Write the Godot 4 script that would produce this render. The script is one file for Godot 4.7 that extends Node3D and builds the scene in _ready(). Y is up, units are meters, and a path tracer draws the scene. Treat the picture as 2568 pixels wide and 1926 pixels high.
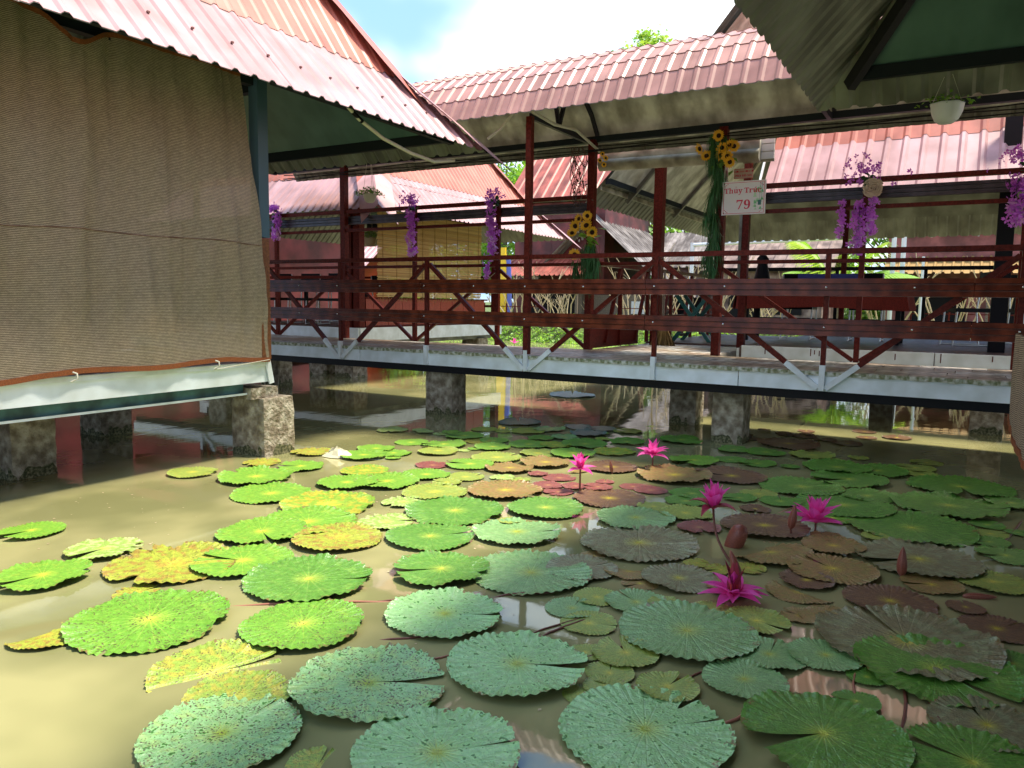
extends Node3D
# A pond with water lilies between open pavilions that a roofed steel walkway joins. Units are metres, y is up,
# the water lies at y = 0, the walkway runs along x. The camera stands under the eave of a pavilion at the pond.

var names := {}
var M := {}
var rng := RandomNumberGenerator.new()

# ---------------------------------------------------------------- mesh collecting
class Mb:
	var v := PackedVector3Array()
	var n := PackedVector3Array()
	var u := PackedVector2Array()
	var c := PackedColorArray()
	var ix := PackedInt32Array()
	var col := Color.WHITE
	var use_col := false
	func vert(p, nn, uv):
		v.append(p); n.append(nn); u.append(uv)
		if use_col: c.append(col)
		return v.size() - 1
	func tri(a, b, d):
		var nn: Vector3 = (d - a).cross(b - a).normalized()
		var k = v.size()
		vert(a, nn, Vector2(a.x, a.z)); vert(b, nn, Vector2(b.x, b.z)); vert(d, nn, Vector2(d.x, d.z))
		ix.append_array([k, k + 1, k + 2])
	func quad(a, b, d, e):   # clockwise seen from the front
		var nn: Vector3 = (d - a).cross(b - a)
		if nn.length_squared() < 1e-14: nn = (e - a).cross(d - a)
		nn = nn.normalized()
		var k = v.size()
		var w: float = (b - a).length()
		var h: float = (e - a).length()
		vert(a, nn, Vector2(0, 0)); vert(b, nn, Vector2(w, 0)); vert(d, nn, Vector2(w, h)); vert(e, nn, Vector2(0, h))
		ix.append_array([k, k + 1, k + 2, k, k + 2, k + 3])
	func box(p: Vector3, s: Vector3, b := Basis.IDENTITY):
		var x := b.x * s.x * 0.5
		var y := b.y * s.y * 0.5
		var z := b.z * s.z * 0.5
		quad(p - x + y + z, p + x + y + z, p + x - y + z, p - x - y + z)
		quad(p + x + y - z, p - x + y - z, p - x - y - z, p + x - y - z)
		quad(p + x + y + z, p + x + y - z, p + x - y - z, p + x - y + z)
		quad(p - x + y - z, p - x + y + z, p - x - y + z, p - x - y - z)
		quad(p - x + y - z, p + x + y - z, p + x + y + z, p - x + y + z)
		quad(p - x - y + z, p + x - y + z, p + x - y - z, p - x - y - z)
	func beam(a: Vector3, b: Vector3, w: float, h: float):   # a bar of width w and height h from a to b
		var d := (b - a).normalized()
		var side := d.cross(Vector3.UP)
		if side.length() < 0.05: side = Vector3.RIGHT
		side = side.normalized()
		var up := side.cross(d).normalized()
		box((a + b) * 0.5, Vector3((b - a).length(), h, w), Basis(d, up, side))
	func tube(pts, r0: float, r1: float, seg := 6, caps := true):
		var k0 = v.size()
		var i0 := ix.size()
		var m = pts.size()
		var ref := Vector3(0.31, 0.77, 0.56)
		for i in m:
			var d: Vector3 = (pts[min(i + 1, m - 1)] - pts[max(i - 1, 0)]).normalized()
			if absf(d.dot(ref)) > 0.95: ref = Vector3(0.9, 0.1, -0.4)
			var s := d.cross(ref).normalized()
			var t := d.cross(s)
			var r: float = lerpf(r0, r1, float(i) / max(1, m - 1))
			for j in seg + 1:
				var a := TAU * j / seg
				var nn := s * cos(a) + t * sin(a)
				vert(pts[i] + nn * r, nn, Vector2(float(j) / seg, i * 0.2))
		for i in m - 1:
			for j in seg:
				var a0 = k0 + i * (seg + 1) + j
				ix.append_array([a0, a0 + seg + 1, a0 + 1, a0 + 1, a0 + seg + 1, a0 + seg + 2])
		if caps:
			for e in [0, m - 1]:
				var d: Vector3 = (pts[0] - pts[1]).normalized() if e == 0 else (pts[m - 1] - pts[m - 2]).normalized()
				var kc = vert(pts[e], d, Vector2.ZERO)
				for j in seg:
					var q0 = vert(v[k0 + e * (seg + 1) + j], d, Vector2.ZERO)
					var q1 = vert(v[k0 + e * (seg + 1) + j + 1], d, Vector2.ZERO)
					ix.append_array([kc, q0, q1])
		fix(i0)
	func lathe(at: Vector3, prof, seg := 20, b := Basis.IDENTITY):   # prof: [radius, height] pairs from the bottom up
		var k0 = v.size()
		var i0 := ix.size()
		var m = prof.size()
		for i in m:
			var p = prof[i]
			var q = prof[max(i - 1, 0)]
			var w = prof[min(i + 1, m - 1)]
			var dr: float = w[0] - q[0]
			var dh: float = w[1] - q[1]
			for j in seg + 1:
				var a := TAU * j / seg
				var nn := b * Vector3(cos(a) * dh, -dr, sin(a) * dh).normalized()
				vert(at + b * Vector3(cos(a) * p[0], p[1], sin(a) * p[0]), nn, Vector2(float(j) / seg, float(i) / m))
		for i in m - 1:
			for j in seg:
				var a0 = k0 + i * (seg + 1) + j
				ix.append_array([a0, a0 + seg + 1, a0 + 1, a0 + 1, a0 + seg + 1, a0 + seg + 2])
		fix(i0)
	func fix(from := 0):   # turn every triangle so that its front agrees with its normals
		for k in range(from, ix.size(), 3):
			var a := v[ix[k]]
			if (v[ix[k + 2]] - a).cross(v[ix[k + 1]] - a).dot(n[ix[k]] + n[ix[k + 1]] + n[ix[k + 2]]) < 0.0:
				var q := ix[k + 1]
				ix[k + 1] = ix[k + 2]
				ix[k + 2] = q
	func arrays():
		var a := []
		a.resize(Mesh.ARRAY_MAX)
		a[Mesh.ARRAY_VERTEX] = v
		a[Mesh.ARRAY_NORMAL] = n
		a[Mesh.ARRAY_TEX_UV] = u
		if use_col: a[Mesh.ARRAY_COLOR] = c
		a[Mesh.ARRAY_INDEX] = ix
		return a
	func mesh(into = null):
		var m: ArrayMesh = into if into else ArrayMesh.new()
		if v.size() > 0: m.add_surface_from_arrays(Mesh.PRIMITIVE_TRIANGLES, arrays())
		return m

# ---------------------------------------------------------------- nodes
func numbered(parent, called: String) -> String:
	var key := str(parent.get_instance_id()) + called
	var k: int = names.get(key, 0)
	names[key] = k + 1
	return called if k == 0 else "%s_%03d" % [called, k]

func put(o, called: String, parent):
	o.name = numbered(parent, called)
	parent.add_child(o, true)
	return o

func obj(called: String, st, mat, parent = self):
	var o := MeshInstance3D.new()
	o.mesh = st.mesh() if st is Mb else st
	o.material_override = mat
	return put(o, called, parent)

func tag(o, label: String, category: String, group := ""):
	o.set_meta("label", label); o.set_meta("category", category)
	if group != "": o.set_meta("group", group)
	return o

func thing(called: String, label: String, category: String, at := Vector3.ZERO, group := ""):
	var o := Node3D.new()
	put(o, called, self)
	o.position = at
	return tag(o, label, category, group)

func setting(o):
	o.set_meta("kind", "structure")
	return o

func stuff(o):
	o.set_meta("kind", "stuff")
	return o

func bx(called, parent, mat, p: Vector3, s: Vector3, b := Basis.IDENTITY):
	var st := Mb.new()
	st.box(p, s, b)
	return obj(called, st, mat, parent)

func bar(called, parent, mat, a: Vector3, b: Vector3, w: float, h: float):
	var st := Mb.new()
	st.beam(a, b, w, h)
	return obj(called, st, mat, parent)

func rod(called, parent, mat, pts, r: float, seg := 6):
	var st := Mb.new()
	st.tube(pts, r, r, seg)
	return obj(called, st, mat, parent)

# ---------------------------------------------------------------- materials
func lin(r: float, g: float, b: float) -> Color:
	return Color(r, g, b).linear_to_srgb()

func mat(r, g, b, rough := 0.6, metal := 0.0):
	var m := StandardMaterial3D.new()
	m.albedo_color = lin(r, g, b)
	m.roughness = rough
	m.metallic = metal
	return m

func noise_bytes(seed_: int, freq: float, size: int, oct := 4, kind := FastNoiseLite.TYPE_SIMPLEX_SMOOTH):
	var f := FastNoiseLite.new()
	f.seed = seed_; f.noise_type = kind; f.frequency = freq
	f.fractal_octaves = oct
	var im := f.get_seamless_image(size, size, false, false, 0.1)
	im.convert(Image.FORMAT_L8)
	return im.get_data()

func grain(seed_: int, freq: float, lo: Color, hi: Color, size := 256, oct := 5, contrast := 1.0):
	# a grey-scale pattern between two tints that multiply a base colour; the same from every side, with its own grain
	var d: PackedByteArray = noise_bytes(seed_, freq, size, oct)
	var out := PackedByteArray()
	out.resize(size * size * 3)
	for i in size * size:
		var t: float = clampf((d[i] / 255.0 - 0.5) * contrast + 0.5, 0.0, 1.0)
		var q := lo.lerp(hi, t)
		out[i * 3] = int(q.r * 255); out[i * 3 + 1] = int(q.g * 255); out[i * 3 + 2] = int(q.b * 255)
	var im := Image.create_from_data(size, size, false, Image.FORMAT_RGB8, out)
	im.generate_mipmaps()
	return ImageTexture.create_from_image(im)

func bump(seed_: int, freq: float, strength: float, size := 256, oct := 4):
	var im := Image.create_from_data(size, size, false, Image.FORMAT_L8, noise_bytes(seed_, freq, size, oct))
	im.convert(Image.FORMAT_RGBA8)
	im.bump_map_to_normal_map(strength)
	return ImageTexture.create_from_image(im)

func tri_tex(m, tex, scale: float, nrm = null, nscale := 1.0):
	m.albedo_texture = tex
	m.uv1_triplanar = true
	m.uv1_world_triplanar = true
	m.uv1_scale = Vector3.ONE * scale
	if nrm:
		m.normal_enabled = true
		m.normal_texture = nrm
		m.normal_scale = nscale
	return m

func make_materials():
	var worn = grain(3, 0.012, Color(0.62, 0.60, 0.58), Color(1, 1, 1), 256, 5, 1.7)
	var fine = grain(5, 0.05, Color(0.78, 0.76, 0.74), Color(1, 1, 1), 256, 4, 1.8)
	var dents = bump(7, 0.02, 2.0)
	var rough_n = bump(9, 0.06, 6.0, 256, 5)
	var faint = grain(4, 0.012, Color(0.80, 0.77, 0.75), Color(1, 1, 1), 256, 5, 1.9)
	var clean = grain(6, 0.012, Color(0.90, 0.90, 0.88), Color(1, 1, 1), 256, 5, 1.5)
	var faint2 = grain(14, 0.02, Color(0.74, 0.78, 0.76), Color(1, 1, 1), 128, 5, 1.8)
	M.roof = tri_tex(mat(0.58, 0.185, 0.125, 0.48), faint, 0.55, dents, 0.08)
	M.roof_low_glare = tri_tex(mat(0.56, 0.325, 0.33, 0.42), faint, 0.55, dents, 0.08)  # lower tier: red roof paint with pale sky glare put into its colour
	M.roof_tile = tri_tex(mat(0.47, 0.245, 0.20, 0.40), faint, 0.7, dents, 0.08)
	M.roof_far = tri_tex(mat(0.52, 0.13, 0.09, 0.45), worn, 0.4)
	M.under = tri_tex(mat(0.27, 0.28, 0.23, 0.5, 0.0), worn, 0.6, dents, 0.2)
	M.foil = tri_tex(mat(0.86, 0.85, 0.77, 0.42, 0.0), worn, 0.8, bump(13, 0.035, 7.0, 256, 5), 0.55)
	M.tarp = tri_tex(mat(0.11, 0.21, 0.18, 0.42), faint2, 0.7)
	M.steel_dark = mat(0.030, 0.028, 0.035, 0.45)
	M.purlin = mat(0.02, 0.025, 0.03, 0.5)
	M.maroon = tri_tex(mat(0.135, 0.020, 0.013, 0.36), fine, 2.0)
	M.floor = tri_tex(mat(0.14, 0.07, 0.05, 0.5), worn, 1.0)
	M.plank = tri_tex(mat(0.20, 0.042, 0.016, 0.28), worn, 1.6)
	M.plank_grey = tri_tex(mat(0.07, 0.062, 0.08, 0.4), worn, 1.2)
	M.white_paint = tri_tex(mat(0.80, 0.85, 0.88, 0.45), clean, 1.3)
	M.fascia = tri_tex(mat(0.84, 0.91, 0.95, 0.42), clean, 0.9)
	M.teal = tri_tex(mat(0.10, 0.24, 0.25, 0.4), worn, 1.0)
	M.blue_post = mat(0.05, 0.10, 0.14, 0.4)
	M.brown_post = tri_tex(mat(0.20, 0.07, 0.02, 0.5), fine, 3.0)
	M.bolt = mat(0.75, 0.75, 0.75, 0.25, 0.8)
	M.screw = mat(0.22, 0.10, 0.08, 0.5)
	M.concrete = tri_tex(mat(0.50, 0.45, 0.37, 0.9), grain(21, 0.02, Color(0.62, 0.58, 0.52), Color(1, 1, 0.97), 256, 6, 1.6), 1.7, rough_n, 0.8)
	M.algae = tri_tex(mat(0.24, 0.22, 0.12, 0.8), grain(26, 0.06, Color(0.4, 0.45, 0.3), Color(1, 1, 1), 128, 4, 2.0), 4.0)
	M.edge = tri_tex(mat(0.66, 0.66, 0.58, 0.85), grain(23, 0.04, Color(0.58, 0.60, 0.46), Color(1, 1, 1), 256, 6, 2.0), 1.6, rough_n, 0.6)
	M.tiles = []
	for q in [[0.62, 0.53, 0.42], [0.55, 0.44, 0.34], [0.70, 0.65, 0.58], [0.48, 0.36, 0.27], [0.64, 0.62, 0.57], [0.44, 0.34, 0.24]]:
		M.tiles.append(tri_tex(mat(q[0], q[1], q[2], 0.38), worn, 2.2))
	M.grout = mat(0.30, 0.27, 0.22, 0.9)
	M.cream = tri_tex(mat(0.55, 0.52, 0.40, 0.5), worn, 0.8)
	M.pvc = mat(0.62, 0.60, 0.48, 0.4)
	M.black = mat(0.012, 0.012, 0.014, 0.4)
	M.cable = mat(0.02, 0.02, 0.02, 0.6)
	M.red_wood = tri_tex(mat(0.36, 0.045, 0.02, 0.35), fine, 2.5)
	M.red_wall = tri_tex(mat(0.20, 0.035, 0.035, 0.5), worn, 0.3)
	M.pink_wall = tri_tex(mat(0.40, 0.13, 0.12, 0.5), worn, 0.3)
	M.red_cloth = tri_tex(mat(0.30, 0.03, 0.012, 0.8), fine, 4.0)
	M.blue_box = mat(0.012, 0.02, 0.22, 0.45)
	M.green_paint = mat(0.01, 0.11, 0.09, 0.4)
	M.chrome = mat(0.6, 0.6, 0.58, 0.3, 0.8)
	M.galv = mat(0.66, 0.70, 0.74, 0.35, 0.2)
	M.dry = tri_tex(mat(0.62, 0.50, 0.30, 0.85), fine, 3.0)
	M.bark = tri_tex(mat(0.22, 0.17, 0.12, 0.9), fine, 2.0)
	M.grass = tri_tex(mat(0.16, 0.24, 0.045, 0.9), grain(31, 0.02, Color(0.45, 0.42, 0.30), Color(1, 1, 0.9), 256, 6, 2.2), 0.25)
	M.soil = tri_tex(mat(0.22, 0.18, 0.09, 0.95), worn, 0.5)
	M.grey_roof = tri_tex(mat(0.42, 0.38, 0.36, 0.8), grain(33, 0.02, Color(0.4, 0.38, 0.38), Color(1, 1, 1), 256, 5, 2.0), 0.3)
	M.brown_roof = tri_tex(mat(0.34, 0.24, 0.20, 0.7), grain(34, 0.02, Color(0.5, 0.45, 0.45), Color(1, 1, 1), 256, 5, 2.0), 0.3)
	M.yellow = mat(0.85, 0.55, 0.02, 0.5)
	M.blue_trim = mat(0.12, 0.16, 0.55, 0.5)
	M.straw = tri_tex(mat(0.40, 0.25, 0.08, 0.8), fine, 5.0)
	M.bamboo = tri_tex(mat(0.50, 0.34, 0.12, 0.6), fine, 6.0)
	M.pot_white = mat(0.72, 0.73, 0.76, 0.35)
	M.pot_cream = mat(0.56, 0.52, 0.40, 0.5)
	M.sign_white = mat(0.74, 0.72, 0.68, 0.4)
	M.sign_red = mat(0.62, 0.02, 0.06, 0.5)
	M.sign_green = mat(0.16, 0.50, 0.20, 0.5)
	M.sign_green2 = mat(0.45, 0.68, 0.42, 0.5)
	M.sign_dark = mat(0.03, 0.16, 0.14, 0.5)
	M.orange_hem = tri_tex(mat(0.30, 0.085, 0.02, 0.7), fine, 8.0)
	M.bag = mat(0.70, 0.66, 0.45, 0.5)
	M.leaves = []
	for q in [[0.13, 0.27, 0.03], [0.20, 0.36, 0.04], [0.08, 0.18, 0.025], [0.28, 0.40, 0.06]]:
		var m = mat(q[0], q[1], q[2], 0.5)
		m.cull_mode = BaseMaterial3D.CULL_DISABLED
		m.backlight_enabled = true
		m.backlight = lin(q[0] * 1.6, q[1] * 1.5, q[2])
		M.leaves.append(m)
	M.purple = mat(0.62, 0.17, 0.72, 0.6)
	M.purple.backlight_enabled = true
	M.purple.backlight = lin(0.5, 0.15, 0.6)
	M.purple_pale = mat(0.74, 0.42, 0.78, 0.6)
	M.sun_petal = mat(0.80, 0.42, 0.015, 0.6)
	M.sun_heart = mat(0.035, 0.015, 0.008, 0.9)
	M.rose = mat(0.62, 0.50, 0.36, 0.7)
	M.fern = mat(0.025, 0.10, 0.02, 0.6)
	M.fern_light = mat(0.05, 0.20, 0.06, 0.6)
	M.fern_dry = mat(0.10, 0.06, 0.045, 0.8)
	M.petal = mat(0.92, 0.085, 0.50, 0.45)
	M.petal.backlight_enabled = true
	M.petal.backlight = lin(0.95, 0.15, 0.55)
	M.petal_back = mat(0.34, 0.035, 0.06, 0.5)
	M.stamen = mat(0.70, 0.10, 0.08, 0.6)
	M.bud = tri_tex(mat(0.30, 0.085, 0.055, 0.4), fine, 12.0)
	M.stem = mat(0.17, 0.055, 0.035, 0.4)
	M.stem_pale = mat(0.36, 0.14, 0.085, 0.4)
	for m in [M.black, M.purlin, M.steel_dark, M.maroon, M.cable, M.sun_heart]: m.metallic_specular = 0.22
	M.plank.metallic_specular = 0.35

# ---------------------------------------------------------------- sky
func make_sky():
	var w := 1024
	var h := 512
	var f := FastNoiseLite.new()
	f.seed = 81; f.frequency = 1.15; f.fractal_octaves = 5; f.fractal_gain = 0.52
	var g := FastNoiseLite.new()
	g.seed = 41; g.frequency = 0.55; g.fractal_octaves = 3
	var data := PackedFloat32Array()
	data.resize(w * h * 3)
	for j in h:
		var el := (0.5 - (j + 0.5) / h) * PI
		var up := maxf(sin(el), 0.0)
		var flat := 1.0 / (0.25 + up)
		for i in w:
			var az := ((i + 0.5) / w) * TAU
			var x := sin(az) * cos(el) * flat
			var z := cos(az) * cos(el) * flat
			var cover: float = smoothstep(-0.30, 0.36, f.get_noise_2d(x, z) + 0.45 * g.get_noise_2d(x, z) + SKY_SHIFT)
			var thick: float = 0.5 + 0.5 * f.get_noise_2d(x * 1.7 + 9.0, z * 1.7)
			var blue := Color(0.095, 0.185, 0.37).lerp(Color(0.175, 0.26, 0.37), pow(1.0 - up, 2.5))
			var cloud := Color(0.29, 0.36, 0.42).lerp(Color(0.52, 0.53, 0.51), clampf(thick * 1.5 - 0.15, 0, 1))
			var q := blue.lerp(cloud, cover)
			if el < 0.0: q = Color(0.30, 0.30, 0.24)
			var k := (j * w + i) * 3
			data[k] = q.r; data[k + 1] = q.g; data[k + 2] = q.b
	var im := Image.create_from_data(w, h, false, Image.FORMAT_RGBF, data.to_byte_array())
	var p := PanoramaSkyMaterial.new()
	p.panorama = ImageTexture.create_from_image(im)
	p.filter = true
	var s := Sky.new()
	s.sky_material = p
	return s

# ---------------------------------------------------------------- water and land
func make_water():
	var n := 512
	var r := RandomNumberGenerator.new()
	r.seed = 77
	var waves := []
	for k in 26:
		var m := r.randi_range(3, 30)
		var a := r.randfn(0.45, 0.55)
		waves.append([roundi(m * cos(a)), roundi(m * sin(a)), r.randf() * TAU, 1.0 / pow(m, 1.15)])
	var fx := []
	var d := PackedFloat32Array()
	d.resize(n * n)
	# every wave is a product of tabled sines: sin(a + b) = sin a cos b + cos a sin b
	for wv in waves:
		var sx := PackedFloat32Array(); var cx := PackedFloat32Array()
		var sy := PackedFloat32Array(); var cy := PackedFloat32Array()
		for i in n:
			sx.append(sin(TAU * wv[0] * i / n)); cx.append(cos(TAU * wv[0] * i / n))
			sy.append(sin(TAU * wv[1] * i / n + wv[2])); cy.append(cos(TAU * wv[1] * i / n + wv[2]))
		fx.append([sx, cx, sy, cy, wv[3]])
	for q in fx:
		var sx: PackedFloat32Array = q[0]
		var cx: PackedFloat32Array = q[1]
		var amp: float = q[4]
		for j in range(0, n, 2):
			var sj: float = q[2][j] * amp
			var cj: float = q[3][j] * amp
			var row := j * n
			for i in range(0, n, 2):
				d[row + i] += sx[i] * cj + cx[i] * sj
	var half := n / 2
	var by := PackedByteArray()
	by.resize(half * half)
	for j in half:
		for i in half:
			by[j * half + i] = clampi(int(128 + 62.0 * d[j * 2 * n + i * 2]), 0, 255)
	var im := Image.create_from_data(half, half, false, Image.FORMAT_L8, by)
	im.resize(1024, 1024, Image.INTERPOLATE_CUBIC)
	im.convert(Image.FORMAT_RGBA8)
	im.bump_map_to_normal_map(3.0)
	var m = mat(0.36, 0.34, 0.155, 0.035)
	m.metallic_specular = 0.72
	m.normal_enabled = true
	m.normal_texture = ImageTexture.create_from_image(im)
	m.normal_scale = WAVE
	m.albedo_texture = grain(61, 0.008, Color(0.80, 0.82, 0.80), Color(1, 1, 1), 256, 4, 2.0)
	m.uv1_scale = Vector3(1, 1, 1)
	var st := Mb.new()
	var a := Vector3(-70, 0, -26); var b := Vector3(40, 0, -26); var c := Vector3(40, 0, 30); var e := Vector3(-70, 0, 30)
	st.quad(a, b, c, e)
	for k in st.u.size(): st.u[k] = Vector2(st.v[k].x, st.v[k].z) / 2.6
	setting(obj("pond_water", st, m))

func make_land():
	var f := FastNoiseLite.new()
	f.seed = 5; f.frequency = 0.35; f.fractal_octaves = 4
	var st := Mb.new()
	var xs := 150
	var zs := 26
	var hgt = func(x, z):
		var t := clampf((-z - 21.6) / 1.3, 0, 1)
		return -0.25 + 0.75 * t * t * (3 - 2 * t) + 0.10 * f.get_noise_2d(x, z) * (0.4 + t)
	for i in xs:
		for j in zs:
			var x0 := -70.0 + 110.0 * i / xs
			var x1 := -70.0 + 110.0 * (i + 1) / xs
			var z0 := -21.0 - pow(float(j) / zs, 1.6) * 12.0
			var z1 := -21.0 - pow(float(j + 1) / zs, 1.6) * 12.0
			st.quad(Vector3(x0, hgt.call(x0, z1), z1), Vector3(x1, hgt.call(x1, z1), z1), Vector3(x1, hgt.call(x1, z0), z0), Vector3(x0, hgt.call(x0, z0), z0))
	# the land goes on to the horizon behind the bank and round the pond
	st.quad(Vector3(-500, 0.44, -700), Vector3(500, 0.44, -700), Vector3(500, 0.44, -32.9), Vector3(-500, 0.44, -32.9))
	st.quad(Vector3(-500, 0.44, -32.9), Vector3(-69.9, 0.44, -32.9), Vector3(-69.9, 0.44, 300), Vector3(-500, 0.44, 300))
	st.quad(Vector3(39.9, 0.44, -32.9), Vector3(500, 0.44, -32.9), Vector3(500, 0.44, 300), Vector3(39.9, 0.44, 300))
	st.quad(Vector3(-70, 0.44, 29.9), Vector3(40, 0.44, 29.9), Vector3(40, 0.44, 300), Vector3(-70, 0.44, 300))
	setting(obj("ground", st, M.grass))
	# low leafy plants that cover the bank
	rng.seed = 91
	var gl := [Mb.new(), Mb.new()]
	for k in 15000:
		var x := rng.randf_range(-26, 9)
		var z := -21.45 - absf(rng.randfn(0, 0.9))
		var y: float = hgt.call(x, z) + absf(rng.randfn(0, 0.13)) * (1.0 + f.get_noise_2d(x * 3.0, 7.0))
		leaf(gl[k % 2], Vector3(x, y, z), rng.randf_range(0.06, 0.13), rng)
	var o1 = stuff(obj("bank_plants", gl[0], M.leaves[1]))
	tag(o1, "low bright green leafy ground cover along the far bank", "ground cover")
	var o2 = stuff(obj("bank_creeper", gl[1], M.leaves[0]))
	tag(o2, "darker green creeper leaves mixed through the bank plants", "ground cover")

func leaf(st, p: Vector3, s: float, r):   # a small folded leaf of four corners, turned at random
	var a: float = r.randf() * TAU
	var t: float = r.randf_range(-0.9, 0.9)
	var d := Vector3(cos(a) * cos(t), sin(t), sin(a) * cos(t))
	var w := d.cross(Vector3(r.randf_range(-1, 1), 1, r.randf_range(-1, 1))).normalized() * s * 0.34
	var up := w.cross(d).normalized() * s * 0.10
	st.tri(p, p + d * s * 0.55 + w + up, p + d * s)
	st.tri(p, p + d * s, p + d * s * 0.55 - w + up)

# ---------------------------------------------------------------- roofs
func rib(s: float, p: float) -> float:   # cross-section of a trapezoid sheet, 0..1
	var t := fposmod(s, p) / p
	if t < 0.52: return 0.0
	if t < 0.66: return (t - 0.52) / 0.14
	if t < 0.82: return 1.0
	if t < 0.96: return (0.96 - t) / 0.14
	return 0.0

func rib_stops(a: float, b: float, p: float):   # positions along an eave where the section bends
	var out := [a]
	var k := floori(a / p)
	while k * p < b:
		for t in [0.0, 0.52, 0.66, 0.82, 0.96]:
			var s: float = (k + t) * p
			if s > a + 0.004 and s < b - 0.004: out.append(s)
		k += 1
	out.append(b)
	return out

# One slope of a hipped roof in sheets of trapezoid metal. eave: its left end seen from outside, along: to its right end, inward: level, up the slope.
# tiers: [inset from, inset to, height, rise per metre, material]
func slope(parent, eave: Vector3, along: Vector3, inward: Vector3, length: float, tiers, hip_l: bool, hip_r: bool, p := 0.16, sheet_w := 0.96, depth := 0.019, under = null, from_s := 0.0, to_s := -1.0):
	if to_s < 0.0: to_s = length
	for ti in tiers.size():
		var t = tiers[ti]
		var s0 := from_s
		while s0 < to_s - 0.01:
			var s1 := minf(s0 + sheet_w, to_s)
			var top := Mb.new()
			var bot := Mb.new()
			var stops = rib_stops(s0, s1 + (0.03 if s1 < to_s else 0.0), p)
			var lift = 0.028 * ti + rng.randf_range(0.0, 0.006)
			var skew := rng.randf_range(-0.008, 0.008)
			for k in stops.size() - 1:
				var qa = []
				for e in [k, k + 1]:
					var s: float = stops[e]
					var dm: float = t[1]
					if hip_l: dm = minf(dm, s)
					if hip_r: dm = minf(dm, length - s)
					var d0: float = t[0] - (0.05 if ti > 0 else 0.0) + skew * (s - s0)
					dm = maxf(dm, d0)
					var pr = rib(s, p) * depth + lift
					qa.append(eave + along * s + inward * d0 + Vector3.UP * (t[2] + t[3] * (d0 - t[0]) + pr))
					qa.append(eave + along * s + inward * dm + Vector3.UP * (t[2] + t[3] * (dm - t[0]) + pr))
				if (qa[1] - qa[0]).length() < 0.002 and (qa[3] - qa[2]).length() < 0.002: continue
				top.quad(qa[1], qa[3], qa[2], qa[0])
				var o := Vector3.UP * -0.005
				bot.quad(qa[0] + o, qa[2] + o, qa[3] + o, qa[1] + o)
			if top.v.size() > 0:
				var me = bot.mesh(top.mesh())
				me.surface_set_material(0, t[4]); me.surface_set_material(1, under if under else M.under)
				var o := MeshInstance3D.new()
				o.mesh = me
				put(o, "roof_sheet", parent)
			s0 = s1

func hip_cap(parent, corner: Vector3, da: Vector3, db: Vector3, tiers, w := 0.15, wb := -1.0):
	# a bent strip over the line where two slopes meet; da and db point inward, at right angles to the two eaves
	if wb < 0.0: wb = w
	for ti in tiers.size():
		var t = tiers[ti]
		var st := Mb.new()
		var lo: float = t[0] - (0.0 if ti == 0 else 0.03)
		var hi: float = t[1] + 0.02
		var n := 8
		for k in n:
			var row = []
			for e in [k, k + 1]:
				var d := lerpf(lo, hi, float(e) / n)
				var c = corner + (da + db) * d + Vector3.UP * (t[2] + t[3] * (d - t[0]) + 0.055 + 0.03 * ti)
				var sag := 0.012 * sin(d * 9.0 + ti)
				row.append([c, c - da * w - Vector3.UP * (t[3] * w * 0.82 - 0.004 + sag), c - db * wb - Vector3.UP * (t[3] * wb * 0.82 - 0.004 - sag * 0.3)])
			var o := Vector3.UP * 0.004
			st.quad(row[1][0], row[1][1], row[0][1], row[0][0])
			st.quad(row[1][2], row[1][0], row[0][0], row[0][2])
			st.quad(row[0][0] - o, row[0][1] - o, row[1][1] - o, row[1][0] - o)
			st.quad(row[0][2] - o, row[0][0] - o, row[1][0] - o, row[1][2] - o)
		# fix the side that faces up
		obj("hip_cap", st, t[4], parent)

func screws(parent, eave: Vector3, along: Vector3, inward: Vector3, length: float, rows, p := 0.16, step := 2):
	var st := Mb.new()
	for r in rows:   # [inset, height above the eave]
		var k := 1
		while (k + 0.74) * p < length - r[0]:
			if (k + 0.74) * p > r[0]:
				st.box(eave + along * (k + 0.74) * p + inward * r[0] + Vector3.UP * (r[1] + 0.034), Vector3(0.017, 0.012, 0.017))
			k += step
	return stuff(obj("roof_screws", st, M.screw, parent))

func lining(parent, eave: Vector3, along: Vector3, inward: Vector3, length: float, d0: float, d1: float, y0: float, rise: float, m, hip_l := true, hip_r := true):
	var st := Mb.new()
	var n := 24
	for k in n:
		var q = []
		for e in [k, k + 1]:
			var s: float = lerpf(d0 if hip_l else 0.0, length - (d0 if hip_r else 0.0), float(e) / n)
			var dm := d1
			if hip_l: dm = minf(dm, s)
			if hip_r: dm = minf(dm, length - s)
			dm = maxf(dm, d0)
			q.append(eave + along * s + inward * d0 + Vector3.UP * (y0 + rise * d0 - 0.07))
			q.append(eave + along * s + inward * dm + Vector3.UP * (y0 + rise * dm - 0.07))
		st.quad(q[0], q[2], q[3], q[1])
	return obj("roof_lining", st, m, parent)

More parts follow.
